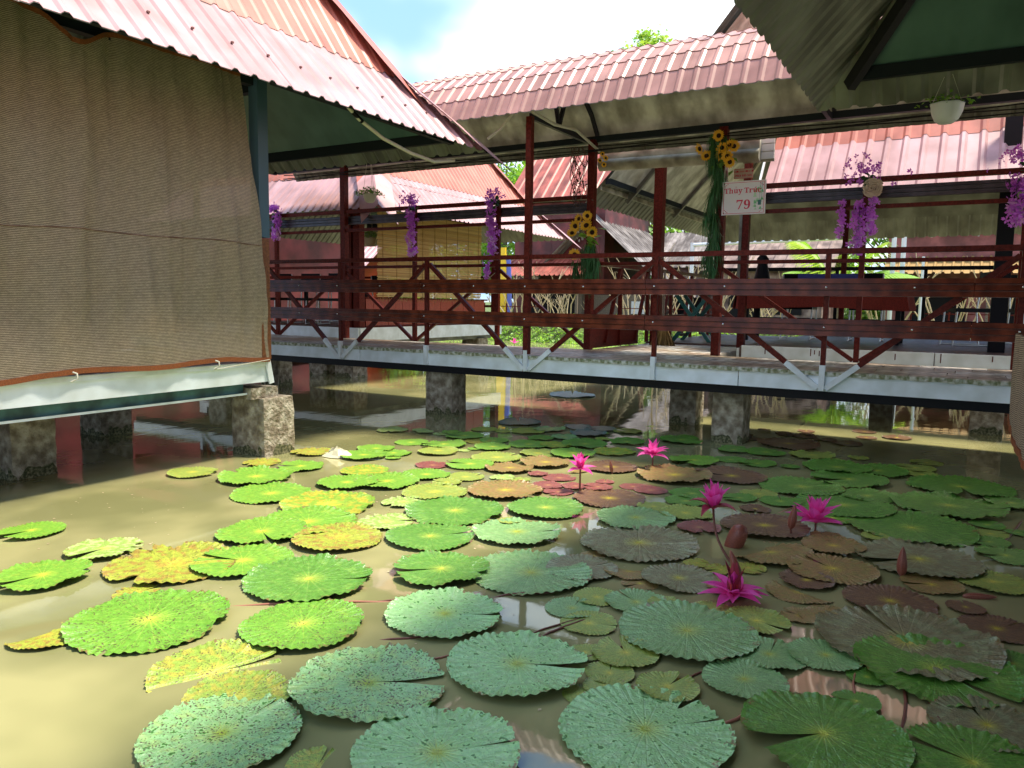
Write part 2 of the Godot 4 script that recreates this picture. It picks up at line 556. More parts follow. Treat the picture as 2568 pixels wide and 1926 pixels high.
func pier(parent, p: Vector3, s: Vector3, m, seed_: int):
	# a cast concrete pier with worn corners: a box in rings whose sides are uneven
	var f := FastNoiseLite.new()
	f.seed = seed_; f.frequency = 7.0; f.fractal_octaves = 3
	var st := Mb.new()
	var seg := 8
	var ring = []
	for e in 4 * seg:
		var side := e / seg
		var t := float(e % seg) / seg * 2.0 - 1.0
		var q: Vector2
		match side:
			0: q = Vector2(-1, t)
			1: q = Vector2(t, 1)
			2: q = Vector2(1, -t)
			_: q = Vector2(-t, -1)
		if absf(q.x) > 0.99 and absf(q.y) > 0.99: q *= 0.965
		ring.append(q)
	var hs := 10
	var pts = []
	for j in hs + 1:
		var y := lerpf(-0.5, 0.5, float(j) / hs)
		var row = []
		for q in ring:
			var k := 1.0 - (0.05 if j == hs else 0.0)
			var w := Vector3(q.x * s.x * 0.5 * k, y * s.y, q.y * s.z * 0.5 * k)
			var nn := f.get_noise_3dv(w * 1.3 + p) * 0.008
			row.append(p + w + Vector3(q.x * nn, nn * (0.4 if j == hs else 0.0), q.y * nn))
		pts.append(row)
	var m4 = ring.size()
	for j in hs:
		for e in m4:
			var e2 = (e + 1) % m4
			st.quad(pts[j + 1][e], pts[j + 1][e2], pts[j][e2], pts[j][e])
	# the slimy band that the water leaves round the foot
	var al := Mb.new()
	for e in m4:
		var e2 = (e + 1) % m4
		var q = []
		for k in [e, e2]:
			var b: Vector3 = pts[0][k]
			var t: Vector3 = pts[hs][k]
			var hh := 0.075 + 0.06 * f.get_noise_2d(b.x * 3.0 + b.z * 2.0, b.z * 4.0)
			var out := Vector3(b.x - p.x, 0, b.z - p.z).normalized() * 0.007
			q.append(b.lerp(t, (hh - b.y) / (t.y - b.y)) + out * 0.4)
			q.append(b.lerp(t, (-0.05 - b.y) / (t.y - b.y)) + out)
		al.quad(q[0], q[2], q[3], q[1])
	var c := p + Vector3.UP * s.y * 0.5
	for e in m4: st.tri(c, pts[hs][(e + 1) % m4], pts[hs][e])
	var pr = obj("pier", st, m, parent)
	obj("algae_band", al, M.algae, pr)
	return pr

# ---------------------------------------------------------------- water lilies
const PADS = [[-3.07,-1.99,0.10,"Y",74],[-1.48,-1.48,0.09,"T",111],[-4.73,-4.17,0.15,"Y",27],[-3.43,-7.22,0.15,"D",32],[-3.18,-7.24,0.16,"D",210],[-3.84,-5.94,0.13,"Y",35],[-3.74,-6.06,0.14,"L",123],[-3.43,-6.41,0.13,"G",36],[-3.26,-6.58,0.14,"V",34],[-3.14,-6.16,0.15,"Q",30],[-3.57,-4.86,0.14,"R",31],[-3.12,-4.66,0.15,"O",34],[-2.88,-4.79,0.10,"P",32],[-2.73,-4.80,0.08,"O",30],[-2.71,-5.03,0.08,"R",28],[-2.53,-5.03,0.13,"R",26],[-2.49,-4.77,0.12,"R",54],[-2.31,-4.85,0.10,"R",35],[-3.05,-3.83,0.14,"P",34],[-1.72,-6.87,0.14,"G",35],[-1.64,-6.45,0.14,"G",13],[-1.82,-5.04,0.12,"R",36],[-1.52,-4.88,0.14,"G",32],[-1.24,-5.16,0.12,"G",210],[-1.26,-4.32,0.13,"R",306],[-0.22,-6.73,0.12,"O",32],[-0.63,-4.99,0.13,"L",35],[0.34,-5.26,0.07,"G",33],[0.26,-4.72,0.15,"G",216],[-0.57,-3.75,0.13,"B",50],[-0.57,-3.60,0.16,"C",28],[0.23,-3.27,0.12,"G",215],[-0.37,-2.97,0.14,"V",43],[-0.55,-2.86,0.14,"V",91],[-0.58,-2.61,0.15,"V",49],[-1.37,-2.87,0.12,"V",95],[-1.09,-3.72,0.07,"Y",31],[-1.16,-3.07,0.14,"V",149],[-2.95,-1.54,0.14,"Y",136],[-0.66,-3.14,0.14,"O",339],[-0.90,-7.86,0.14,"B",49],[-1.72,-7.59,0.07,"B",313],[-0.28,-6.96,0.16,"O",194],[-4.32,-6.20,0.10,"L",1],[-1.04,-3.11,0.08,"O",351],[-1.58,-3.54,0.07,"C",16],[-0.22,-2.87,0.07,"G",32],[-2.89,-7.27,0.15,"O",177],[-0.45,-3.34,0.09,"C",280],[-0.85,-3.45,0.11,"C",224],[-1.23,-3.30,0.09,"C",246],[-3.93,-6.54,0.08,"O",114],[-3.66,-5.61,0.07,"L",136],[-2.37,-4.37,0.08,"G",134],[-1.01,-2.58,0.13,"O",132],[-1.02,-2.23,0.07,"O",38],[-0.96,-3.69,0.08,"Y",226],[0.19,-5.35,0.10,"G",43],[-1.08,-4.93,0.10,"B",281],[-0.72,-7.11,0.09,"O",55],[-2.56,-5.33,0.12,"C",167],[-1.24,-2.76,0.12,"O",13],[-1.00,-2.41,0.09,"O",106],[-0.23,-2.66,0.08,"G",197],[0.08,-3.78,0.08,"B",105],[-3.09,-7.04,0.08,"G",267],[-1.50,-8.03,0.08,"B",213],[-4.65,-6.12,0.09,"P",320],[-0.97,-2.31,0.08,"O",91],[-2.25,-3.83,0.07,"O",332],[-3.71,-5.50,0.07,"P",28],[-0.43,-3.42,0.08,"C",86],[0.20,-5.14,0.10,"O",25],[-3.99,-4.89,0.07,"L",21],[-4.87,-5.95,0.16,"P",64],[-4.35,-6.07,0.09,"P",154],[-1.36,-8.39,0.09,"B",102],[-0.06,-4.02,0.14,"C",206],[-2.92,-6.71,0.08,"O",94],[-1.15,-6.41,0.08,"G",200],[-1.97,-5.08,0.10,"R",4],[-0.78,-8.32,0.10,"B",329],[-1.65,-4.63,0.11,"O",276],[-1.87,-7.67,0.14,"B",151],[-0.79,-2.42,0.11,"O",77],[-1.76,-7.02,0.11,"G",9],[-2.34,-4.64,0.11,"R",253],[-0.85,-3.16,0.10,"O",319],[-0.52,-3.30,0.08,"C",174],[-4.54,-6.05,0.09,"P",134],[-1.33,-3.04,0.11,"O",346],[-1.53,-8.13,0.09,"B",34],[-1.14,-2.51,0.07,"O",275],[-4.12,-5.05,0.16,"L",169],[-1.74,-8.18,0.07,"B",277],[0.19,-3.61,0.15,"B",53],[-4.15,-6.53,0.14,"O",345],[-1.80,-7.45,0.09,"B",331],[-1.32,-8.17,0.08,"B",231],[-2.16,-4.90,0.11,"R",209],[-1.11,-7.96,0.11,"B",254],[-0.84,-8.72,0.12,"B",13],[-2.19,-5.09,0.07,"R",107],[-0.59,-4.55,0.10,"C",332],[-3.12,-4.42,0.11,"O",203],[-1.16,-5.37,0.13,"O",94],[-0.85,-3.79,0.09,"Y",341],[-0.52,-8.49,0.14,"B",93],[-1.33,-3.42,0.13,"C",62],[-0.98,-5.21,0.14,"G",105],[-0.21,-7.27,0.13,"O",230],[-2.95,-3.93,0.09,"P",9],[-1.62,-6.04,0.08,"B",184],[0.19,-4.95,0.11,"G",198],[-0.36,-4.70,0.08,"O",338],[-0.89,-6.89,0.11,"O",273],[-1.32,-8.05,0.12,"B",90],[-4.35,-2.22,0.17,"L",274],[-3.72,-2.25,0.19,"P",275],[-3.59,-1.87,0.21,"L",268],[-3.25,-2.30,0.31,"Y",51],[-3.00,-2.51,0.25,"L",199],[-2.54,-2.50,0.30,"G",27],[-2.74,-1.83,0.31,"S",25],[-2.19,-2.12,0.25,"S",31],[-2.17,-1.69,0.23,"T",62],[-1.83,-1.44,0.24,"N",90],[-1.96,-1.60,0.18,"T",18],[-1.66,-1.90,0.27,"N",36],[-1.30,-2.28,0.26,"M",19],[-1.23,-1.70,0.25,"M",40],[-0.76,-2.13,0.27,"M",41],[-4.86,-3.63,0.18,"O",29],[-4.36,-4.22,0.18,"L",225],[-4.35,-3.78,0.27,"L",36],[-3.91,-3.52,0.27,"L",44],[-3.22,-3.17,0.29,"L",62],[-3.29,-2.89,0.25,"L",330],[-3.40,-3.52,0.30,"Q",18],[-2.86,-3.03,0.25,"Y",56],[-2.85,-3.42,0.17,"P",44],[-3.86,-4.39,0.19,"Q",35],[-3.70,-4.02,0.22,"L",3],[-3.49,-4.20,0.24,"L",231],[-4.24,-4.81,0.20,"L",39],[-4.37,-5.12,0.17,"L",27],[-4.71,-4.69,0.18,"Y",25],[-4.08,-7.12,0.24,"D",126],[-3.59,-6.89,0.17,"V",34],[-3.15,-6.88,0.19,"D",28],[-3.72,-6.68,0.18,"O",26],[-4.09,-6.08,0.19,"L",204],[-3.56,-5.75,0.17,"L",31],[-3.99,-5.60,0.21,"L",229],[-3.84,-5.31,0.18,"O",27],[-4.32,-5.55,0.16,"L",25],[-3.36,-6.05,0.19,"L",62],[-2.94,-6.35,0.22,"G",28],[-3.10,-5.74,0.16,"O",26],[-2.83,-5.88,0.20,"L",24],[-2.57,-6.17,0.19,"Q",335],[-3.29,-5.38,0.22,"O",33],[-3.33,-5.03,0.20,"L",209],[-2.99,-5.08,0.20,"C",27],[-2.85,-5.41,0.21,"C",35],[-3.40,-4.55,0.19,"L",36],[-3.03,-4.15,0.23,"O",53],[-2.65,-4.45,0.27,"C",1],[-2.64,-3.83,0.31,"G",359],[-2.20,-4.19,0.25,"G",17],[-1.97,-4.66,0.25,"B",15],[-2.35,-5.57,0.22,"B",36],[-2.66,-6.69,0.17,"G",32],[-2.27,-7.07,0.21,"G",30],[-1.87,-6.18,0.21,"L",258],[-1.41,-6.42,0.16,"G",226],[-1.45,-6.92,0.18,"G",24],[-1.36,-7.47,0.29,"B",31],[-1.08,-7.00,0.20,"O",29],[-1.82,-5.55,0.29,"C",27],[-1.46,-5.80,0.28,"B",195],[-1.55,-5.11,0.16,"G",4],[-1.42,-4.57,0.17,"O",318],[-1.64,-4.30,0.24,"V",354],[-0.94,-4.55,0.26,"B",25],[-1.45,-3.86,0.33,"K",23],[-0.94,-5.72,0.30,"G",41],[-0.82,-6.59,0.27,"G",29],[-0.53,-6.62,0.24,"G",207],[-0.68,-6.15,0.28,"G",225],[-0.51,-5.71,0.20,"G",66],[-0.61,-5.34,0.32,"G",34],[0.04,-6.37,0.36,"G",280],[-0.02,-5.71,0.36,"G",358],[0.34,-6.01,0.17,"G",26],[-0.20,-5.01,0.36,"G",294],[-0.13,-4.39,0.31,"K",221],[-0.54,-4.38,0.17,"C",329],[-0.81,-4.08,0.23,"C",117],[-0.49,-3.97,0.22,"C",145],[0.19,-4.22,0.17,"O",34],[-0.21,-3.68,0.20,"B",2],[-0.12,-3.25,0.34,"K",126],[-0.01,-3.05,0.28,"G",324],[-0.29,-2.38,0.25,"G",227],[0.14,-2.72,0.17,"K",115],[0.10,-2.46,0.20,"G",166],[-2.46,-3.33,0.25,"G",44],[-2.10,-3.66,0.26,"V",27],[-2.10,-2.93,0.24,"G",230],[-1.72,-3.14,0.30,"V",38],[-1.54,-3.32,0.18,"K",56],[-1.78,-2.51,0.25,"M",24],[-1.09,-3.44,0.18,"K",53],[-0.87,-2.88,0.28,"V",67],[-4.71,-9.71,0.33,"D",115]]
const KINDS = {   # colour of the blade, its second tone, vein, heart; share of the second tone, of dark specks, roughness
	"L": [[0.155, 0.35, 0.03], [0.22, 0.38, 0.035], [0.40, 0.55, 0.07], [0.60, 0.62, 0.05], 0.35, 0.15, 0.46, "lime green lily pad with a yellow heart"],
	"S": [[0.14, 0.34, 0.028], [0.19, 0.37, 0.035], [0.36, 0.52, 0.08], [0.50, 0.58, 0.06], 0.3, 0.85, 0.45, "lime green lily pad peppered with dark holes"],
	"G": [[0.105, 0.265, 0.035], [0.16, 0.33, 0.05], [0.26, 0.42, 0.10], [0.46, 0.52, 0.06], 0.35, 0.1, 0.36, "mid green lily pad with pale radiating veins"],
	"Q": [[0.20, 0.36, 0.03], [0.40, 0.37, 0.03], [0.42, 0.50, 0.07], [0.62, 0.58, 0.05], 0.55, 0.35, 0.48, "lime lily pad turning yellow in blotches"],
	"Y": [[0.30, 0.35, 0.03], [0.30, 0.20, 0.03], [0.55, 0.45, 0.06], [0.55, 0.42, 0.04], 0.45, 0.6, 0.55, "withering yellow lily pad mottled with brown"],
	"T": [[0.25, 0.37, 0.045], [0.38, 0.37, 0.045], [0.48, 0.50, 0.10], [0.52, 0.50, 0.05], 0.5, 0.9, 0.48, "yellowing lily pad full of brown specks"],
	"N": [[0.29, 0.54, 0.21], [0.35, 0.55, 0.18], [0.44, 0.60, 0.32], [0.34, 0.46, 0.05], 0.4, 0.95, 0.34, "mint green lily pad dotted with small brown holes"],
	"M": [[0.30, 0.57, 0.21], [0.35, 0.60, 0.25], [0.44, 0.63, 0.38], [0.36, 0.46, 0.05], 0.4, 0.05, 0.30, "bluish mint lily pad with dark green wet spots"],
	"V": [[0.205, 0.385, 0.135], [0.25, 0.42, 0.16], [0.35, 0.50, 0.23], [0.42, 0.48, 0.06], 0.4, 0.12, 0.30, "sage green lily pad with blistered sheen"],
	"O": [[0.26, 0.35, 0.06], [0.34, 0.37, 0.06], [0.46, 0.46, 0.09], [0.62, 0.56, 0.06], 0.4, 0.2, 0.42, "olive lime lily pad with fine yellow veins"],
	"P": [[0.26, 0.40, 0.07], [0.42, 0.48, 0.19], [0.45, 0.54, 0.18], [0.55, 0.60, 0.10], 0.5, 0.15, 0.5, "pale bleached lime lily pad with ragged edge"],
	"B": [[0.150, 0.078, 0.045], [0.20, 0.115, 0.05], [0.28, 0.19, 0.07], [0.55, 0.46, 0.04], 0.4, 0.1, 0.36, "brown lily pad with a bright yellow heart"],
	"C": [[0.30, 0.185, 0.065], [0.25, 0.20, 0.055], [0.44, 0.32, 0.09], [0.62, 0.50, 0.05], 0.5, 0.1, 0.38, "bronze olive lily pad with yellow veins"],
	"K": [[0.20, 0.185, 0.09], [0.24, 0.26, 0.13], [0.34, 0.33, 0.17], [0.50, 0.46, 0.05], 0.5, 0.1, 0.32, "brownish olive lily pad with a yellow heart"],
	"R": [[0.27, 0.075, 0.065], [0.20, 0.07, 0.06], [0.40, 0.18, 0.12], [0.48, 0.26, 0.10], 0.5, 0.1, 0.38, "reddish purple young lily pad"],
	"D": [[0.13, 0.20, 0.165], [0.17, 0.24, 0.20], [0.24, 0.30, 0.25], [0.28, 0.32, 0.20], 0.4, 0.05, 0.30, "dull blue green lily pad near the walkway"],
}

const MARKS = {   # things that stand out, to name a pad by what it lies next to
	"the pale concrete pier": Vector2(-5.0, -4.5), "the floating plastic bag": Vector2(-4.43, -4.7), "the short stemmed lily": Vector2(-2.23, -4.75),
	"the lily before the beam": Vector2(-2.07, -5.75), "the tall bent lily": Vector2(-0.95, -3.87), "the many petalled lily": Vector2(-0.67, -4.62),
	"the wide open lily": Vector2(-0.80, -3.31), "the lone upright bud": Vector2(-0.19, -4.08), "the lying spent bud": Vector2(0.12, -3.96),
	"the slim pale bud": Vector2(-2.26, -5.38), "the walkway's corner pier": Vector2(-5.16, -7.28), "the stained walkway pier": Vector2(-1.88, -7.36),
	"the curtain's lower hem": Vector2(-4.4, -2.6), "the rolled up leaf": Vector2(-1.05, -4.15),
}
var counted := {}

func mark(o, what: String, category: String, group: String, marks, at = null):
	# a label that tells a thing from its like by the landmark it is nearest to, and by its turn among its like there
	var p: Vector3 = o.position if at == null else at
	var best := ""
	var bd := 1e9
	for k in marks:
		var d: float = Vector2(p.x, p.z).distance_to(marks[k])
		if d < bd:
			bd = d
			best = k
	var key := what + best
	if not counted.has(key): counted[key] = []
	counted[key].append([bd, o, what, best])
	tag(o, what, category, group)

func finish_marks():
	var turn := ["closest", "second closest", "third closest", "fourth closest", "fifth closest", "sixth closest", "seventh closest", "eighth closest", "ninth closest", "tenth closest", "eleventh closest", "twelfth closest", "thirteenth closest", "fourteenth closest", "fifteenth closest", "sixteenth closest", "seventeenth closest"]
	for key in counted:
		var list: Array = counted[key]
		list.sort_custom(func(a, b): return a[0] < b[0])
		for k in list.size():
			var q = list[k]
			q[1].set_meta("label", "%s %s to %s" % [q[2], turn[mini(k, 16)], q[3]])

func pad_fields(n: int):
	var r := RandomNumberGenerator.new()
	r.seed = 4
	var angs := []
	for k in 22: angs.append(TAU * (k + 0.5) / 22 + r.randfn(0, 0.03))
	var vein := PackedFloat32Array()
	var rad := PackedFloat32Array()
	vein.resize(n * n); rad.resize(n * n)
	var table := PackedFloat32Array()   # angular distance to the nearest vein, and its two forks further out
	var fork := PackedFloat32Array()
	for q in 1440:
		var a := TAU * q / 1440
		var best := 9.0
		var second := 9.0
		for g in angs:
			best = minf(best, absf(angle_difference(a, g)))
			second = minf(second, minf(absf(angle_difference(a, g + 0.085)), absf(angle_difference(a, g - 0.085))))
		table.append(best); fork.append(second)
	for j in n:
		for i in n:
			var x := (i + 0.5) / n * 2.0 - 1.0
			var y := (j + 0.5) / n * 2.0 - 1.0
			var rr := sqrt(x * x + y * y)
			var q := int(fposmod(atan2(y, x), TAU) / TAU * 1440) % 1440
			var d := table[q] * rr
			var w := 0.010 * (1.15 - rr)
			var vv := exp(-d * d / (w * w + 1e-6))
			if rr > 0.5:
				var d2 := fork[q] * rr * smoothstep(0.45, 0.62, rr) + (1.0 - smoothstep(0.45, 0.62, rr)) * 0.1
				vv = maxf(vv, 0.8 * exp(-d2 * d2 / (w * w + 1e-6)))
			vein[j * n + i] = clampf(vv, 0, 1)
			rad[j * n + i] = rr
	return [vein, rad]

func pad_materials():
	var n := 384
	var f = pad_fields(n)
	var vein: PackedFloat32Array = f[0]
	var rad: PackedFloat32Array = f[1]
	var blot: PackedByteArray = noise_bytes(51, 0.018, n, 4)
	var tiny: PackedByteArray = noise_bytes(52, 0.115, n, 2)
	var cell: PackedByteArray = noise_bytes(53, 0.035, n, 3)
	var out := {}
	# relief: sunken veins, blistered blade between them
	var hb := PackedByteArray()
	hb.resize(n * n)
	for i in n * n: hb[i] = clampi(int(150 + (cell[i] - 128) * 0.38 + (tiny[i] - 128) * 0.34 - vein[i] * 44.0), 0, 255)
	var him := Image.create_from_data(n, n, false, Image.FORMAT_L8, hb)
	him.convert(Image.FORMAT_RGBA8)
	him.bump_map_to_normal_map(3.0)
	var htex := ImageTexture.create_from_image(him)
	for key in KINDS:
		var k = KINDS[key]
		var a := lin(k[0][0], k[0][1], k[0][2])
		var b := lin(k[1][0], k[1][1], k[1][2])
		var vn := lin(k[2][0], k[2][1], k[2][2])
		var ht := lin(k[3][0], k[3][1], k[3][2])
		var dark := lin(0.07, 0.045, 0.02)
		var wet := lin(0.035, 0.14, 0.012)
		var by := PackedByteArray()
		by.resize(n * n * 3)
		var rust := lin(0.20, 0.12, 0.035)
		var kind_rot: float = 0.0 if key in ["B", "R", "D"] else 1.0
		var th: float = 1.0 - k[4]
		var sp: float = 0.86 - 0.20 * k[5]
		var patchy: bool = key == "M" or key == "N"
		for i in n * n:
			var t := clampf((blot[i] / 255.0 - th * 0.9) * 5.0, 0, 1)
			var q := a.lerp(b, t)
			q = q.lerp(vn, vein[i] * 0.5)
			var rr := rad[i]
			if rr < 0.32: q = q.lerp(ht, (1.0 - rr / 0.32) * (0.35 + 0.65 * vein[i]))
			if rr < 0.06: q = q.lerp(ht, 0.85)
			var s := tiny[i] / 255.0
			var sq := sp + 0.30 * (0.5 - blot[(i + 7919) % (n * n)] / 255.0)
			if s > sq: q = q.lerp(dark, clampf((s - sq) * 16.0, 0, 0.92))
			if rr > 0.84 and kind_rot > 0.0:
				var rot := cell[(i * 3 + 911) % (n * n)] / 255.0 * 0.4 + blot[(i + 30011) % (n * n)] / 255.0 * 0.75 + (rr - 0.84) * 1.2
				if rot > 0.86: q = q.lerp(rust, clampf((rot - 0.86) * 9.0, 0, 0.9) * kind_rot)
			if patchy:
				var wv := cell[i] / 255.0
				if wv > 0.755 and rr > 0.15: q = q.lerp(wet, clampf((wv - 0.755) * 40.0, 0, 0.9))
			var g := 0.90 + 0.20 * cell[i] / 255.0
			by[i * 3] = clampi(int(q.r * g * 255), 0, 255); by[i * 3 + 1] = clampi(int(q.g * g * 255), 0, 255); by[i * 3 + 2] = clampi(int(q.b * g * 255), 0, 255)
		var im := Image.create_from_data(n, n, false, Image.FORMAT_RGB8, by)
		var m := StandardMaterial3D.new()
		m.albedo_texture = ImageTexture.create_from_image(im)
		m.roughness = k[6]
		m.metallic_specular = 0.55
		m.normal_enabled = true
		m.normal_texture = htex
		m.normal_scale = 1.3
		m.cull_mode = BaseMaterial3D.CULL_DISABLED
		out[key] = m
	return out

func pad_mesh(seed_: int, curl: float, gap: float, dip: float, torn: float):
	# a round blade of radius 1 with a slit, a toothed and slightly raised rim; dip: one side hangs into the water
	var r := RandomNumberGenerator.new()
	r.seed = seed_
	var st := Mb.new()
	var na := 216
	var rings := [0.0, 0.07, 0.18, 0.32, 0.47, 0.62, 0.75, 0.86, 0.935, 1.0]
	var ph := r.randf() * TAU
	var lob := r.randf() * TAU
	var teeth := r.randi_range(46, 60)
	var pleat := r.randf_range(0.002, 0.006)
	var tooth := r.randf_range(0.012, 0.036)
	var bites := []
	for k in int(torn): bites.append([r.randf_range(0.6, TAU - 0.6), r.randf_range(0.05, 0.14), r.randf_range(0.15, 0.35)])
	var grid = []
	for j in rings.size():
		var row = []
		for i in na + 1:
			var g0: float = gap * (0.25 + 0.75 * rings[j])
			var a := lerpf(g0, TAU - g0, float(i) / na)
			var edge := 1.0 + 0.010 * sin(3 * a + lob) + 0.006 * sin(5 * a + ph)
			edge *= 1.0 - 0.06 * exp(-pow(minf(a, TAU - a) / 0.16, 2.0))
			for b in bites:
				edge *= 1.0 - b[2] * exp(-pow((a - b[0]) / b[1], 2.0))
			var rr: float = rings[j] * edge
			var lift := 0.0
			if j == rings.size() - 1:
				var t := fposmod(a * teeth / TAU, 1.0)
				rr *= 1.0 + tooth * (1.0 - t) - 0.35 * tooth
				lift = 0.010 * (1.0 - t)
			var x := rr * cos(a)
			var z := rr * sin(a)
			var y: float = pleat * sin(22.0 * a + 0.8 * sin(4.0 * a + lob)) * rings[j] * rings[j]
			y += 0.014 * sin(44.0 * a + 2.0 * sin(3.0 * a + ph)) * pow(rings[j], 5.0)
			y += 0.020 * sin(2 * a + ph) * pow(rings[j], 2.0) + 0.012 * sin(5.0 * a + lob) * pow(rings[j], 3.0)
			y += curl * pow(rings[j], 6.0) * (0.6 + 0.6 * sin(7.0 * a + ph) * sin(3.0 * a))
			y += 0.05 * exp(-pow(minf(a, TAU - a) / 0.3, 2.0)) * rings[j] * (1.0 if a < PI else 0.3)
			y -= dip * maxf(0.0, rr * cos(a - lob) + 0.1)
			y += lift
			if j == 0: y -= 0.012
			row.append(Vector3(x, y, z))
		grid.append(row)
	# smooth normals over the grid
	for j in rings.size():
		for i in na + 1:
			var ja: int = mini(j + 1, rings.size() - 1)
			var jb: int = maxi(j - 1, 0)
			var dr: Vector3 = grid[ja][i] - grid[jb][i]
			var da: Vector3 = grid[maxi(j, 1)][mini(i + 1, na)] - grid[maxi(j, 1)][maxi(i - 1, 0)]
			var nn := da.cross(dr).normalized()
			if nn.y < 0: nn = -nn
			var p: Vector3 = grid[j][i]
			st.vert(p, nn, Vector2(0.5 + 0.485 * p.x, 0.5 + 0.485 * p.z))
	for j in rings.size() - 1:
		for i in na:
			var a0 := j * (na + 1) + i
			st.ix.append_array([a0, a0 + na + 1, a0 + 1, a0 + 1, a0 + na + 1, a0 + na + 2] if false else [a0, a0 + 1, a0 + na + 1, a0 + 1, a0 + na + 2, a0 + na + 1])
	st.fix()
	return st.mesh()

func make_lilies():
	var mats = pad_materials()
	var flat := []
	for k in 15: flat.append(pad_mesh(100 + k, [0.02, 0.05, 0.03, 0.07, 0.02, 0.045, 0.06][k % 7], [0.05, 0.09, 0.035, 0.13, 0.06, 0.16, 0.04, 0.07][k % 8], 0.05 if k % 5 == 3 else 0.0, 1 if k % 6 == 4 else 0))
	var torn = [pad_mesh(140, 0.03, 0.16, 0.0, 4), pad_mesh(141, 0.02, 0.10, 0.0, 3)]
	var sunk = [pad_mesh(150, 0.04, 0.06, 0.22, 1), pad_mesh(151, 0.05, 0.09, 0.30, 2)]
	for i in PADS.size():
		var p = PADS[i]
		var kind: String = p[3]
		var me = flat[(i * 7 + 2) % 15]
		if kind == "P" or (kind == "Y" and i % 2 == 0): me = torn[i % 2]
		if kind == "T" or kind == "C" and i % 3 == 0 or (kind == "Y" and p[0] < -2.6 and p[1] > -1.9): me = sunk[i % 2]
		var o = obj("lily_pad", me, mats[kind])
		o.position = Vector3(p[0], 0.003 + 0.0022 * (i % 5) + (0.006 if p[2] > 0.16 else 0.0) + 0.005 * p[2], p[1])
		o.rotation.y = deg_to_rad(p[4])
		o.scale = Vector3.ONE * p[2] * 0.97
		o.rotation.x = sin(i * 12.9) * 0.012
		o.rotation.z = cos(i * 7.3) * 0.012
		mark(o, KINDS[kind][7], "lily pad", "lily pads on the pond", MARKS)

func petal(st, at: Vector3, dir: float, tilt: float, len_: float, wid: float, cup: float):
	# a lance-shaped petal that rises from its foot and bends a little outward
	var out := Vector3(cos(dir), 0, sin(dir))
	var side := Vector3(-sin(dir), 0, cos(dir))
	var n := 6
	var prev = []
	for k in n + 1:
		var t := float(k) / n
		var w := wid * sin(PI * pow(t * 0.94 + 0.06, 0.72)) * 0.5
		if k == n: w = 0.0004
		var a := tilt - cup * t * t
		var c := at + out * (len_ * t * cos(a)) + Vector3.UP * (len_ * t * sin(a))
		var lift := (Vector3.UP * cos(a) - out * sin(a)) * w * 0.55
		var row = [c - side * w + lift, c, c + side * w + lift]
		if k > 0:
			for e in 2: st.quad(prev[e], prev[e + 1], row[e + 1], row[e])
		prev = row

func lily_flower(base: Vector3, head: Vector3, size: float, whorls, label: String, seed_: int, bend := Vector3.ZERO):
	rng.seed = seed_
	var t = thing("water_lily_flower", label, "flower", base, "pink water lilies in bloom")
	var hd := head - base
	var pts = []
	for k in 9:
		var q := k / 8.0
		pts.append(Vector3(0, -0.05, 0).lerp(hd, q) + bend * sin(q * PI))
	var st := Mb.new()
	st.tube(pts, 0.0075, 0.006, 8)
	obj("stem", st, M.stem, t)
	for w in whorls:
		var off := rng.randf() * TAU
		for k in w[0]:
			var ps := Mb.new()
			petal(ps, hd, off + TAU * k / w[0] + rng.randfn(0, 0.10), w[1] + rng.randfn(0, 0.10), size * w[2] * rng.randf_range(0.9, 1.08), size * 0.40, w[3])
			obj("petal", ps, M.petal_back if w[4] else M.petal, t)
	var sm := Mb.new()
	for k in 22:
		var a := rng.randf() * TAU
		var d := Vector3(cos(a) * 0.35, 1, sin(a) * 0.35).normalized()
		sm.tube([hd + Vector3(cos(a), 0, sin(a)) * 0.008, hd + d * size * rng.randf_range(0.32, 0.45)], 0.0016, 0.0012, 4)
	obj("stamens", sm, M.stamen, t)
	return t

func lily_bud(base: Vector3, foot: Vector3, tip: Vector3, r: float, label: String):
	var t = thing("water_lily_bud", label, "flower bud", base, "")
	rod("stem", t, M.stem, [Vector3(0, -0.05, 0), foot * 0.5 + Vector3(0.004, 0, 0), foot], 0.006, 8)
	var d := (tip - foot)
	var y := d.normalized()
	var x := y.cross(Vector3(0.3, 0.2, 0.9)).normalized()
	var b := Basis(x, y, x.cross(y))
	var st := Mb.new()
	var l := d.length()
	var prof = []
	for q in [[0.25, 0.0], [0.62, 0.06], [0.90, 0.18], [1.0, 0.32], [0.92, 0.5], [0.72, 0.68], [0.45, 0.85], [0.18, 0.96], [0.02, 1.0]]: prof.append([q[0] * r, q[1] * l])
	st.lathe(foot, prof, 14, b)
	obj("bud", st, M.bud, t)
	for k in 4:   # the seams between the four sepals stand proud
		var sp := Mb.new()
		var a := TAU * k / 4 + 0.4
		var pts = []
		for q in prof: pts.append(foot + b * Vector3(cos(a) * (q[0] + 0.0006), q[1], sin(a) * (q[0] + 0.0006)))
		sp.tube(pts, 0.0018, 0.001, 4)
		obj("sepal_seam", sp, M.stem_pale, t)
	return t

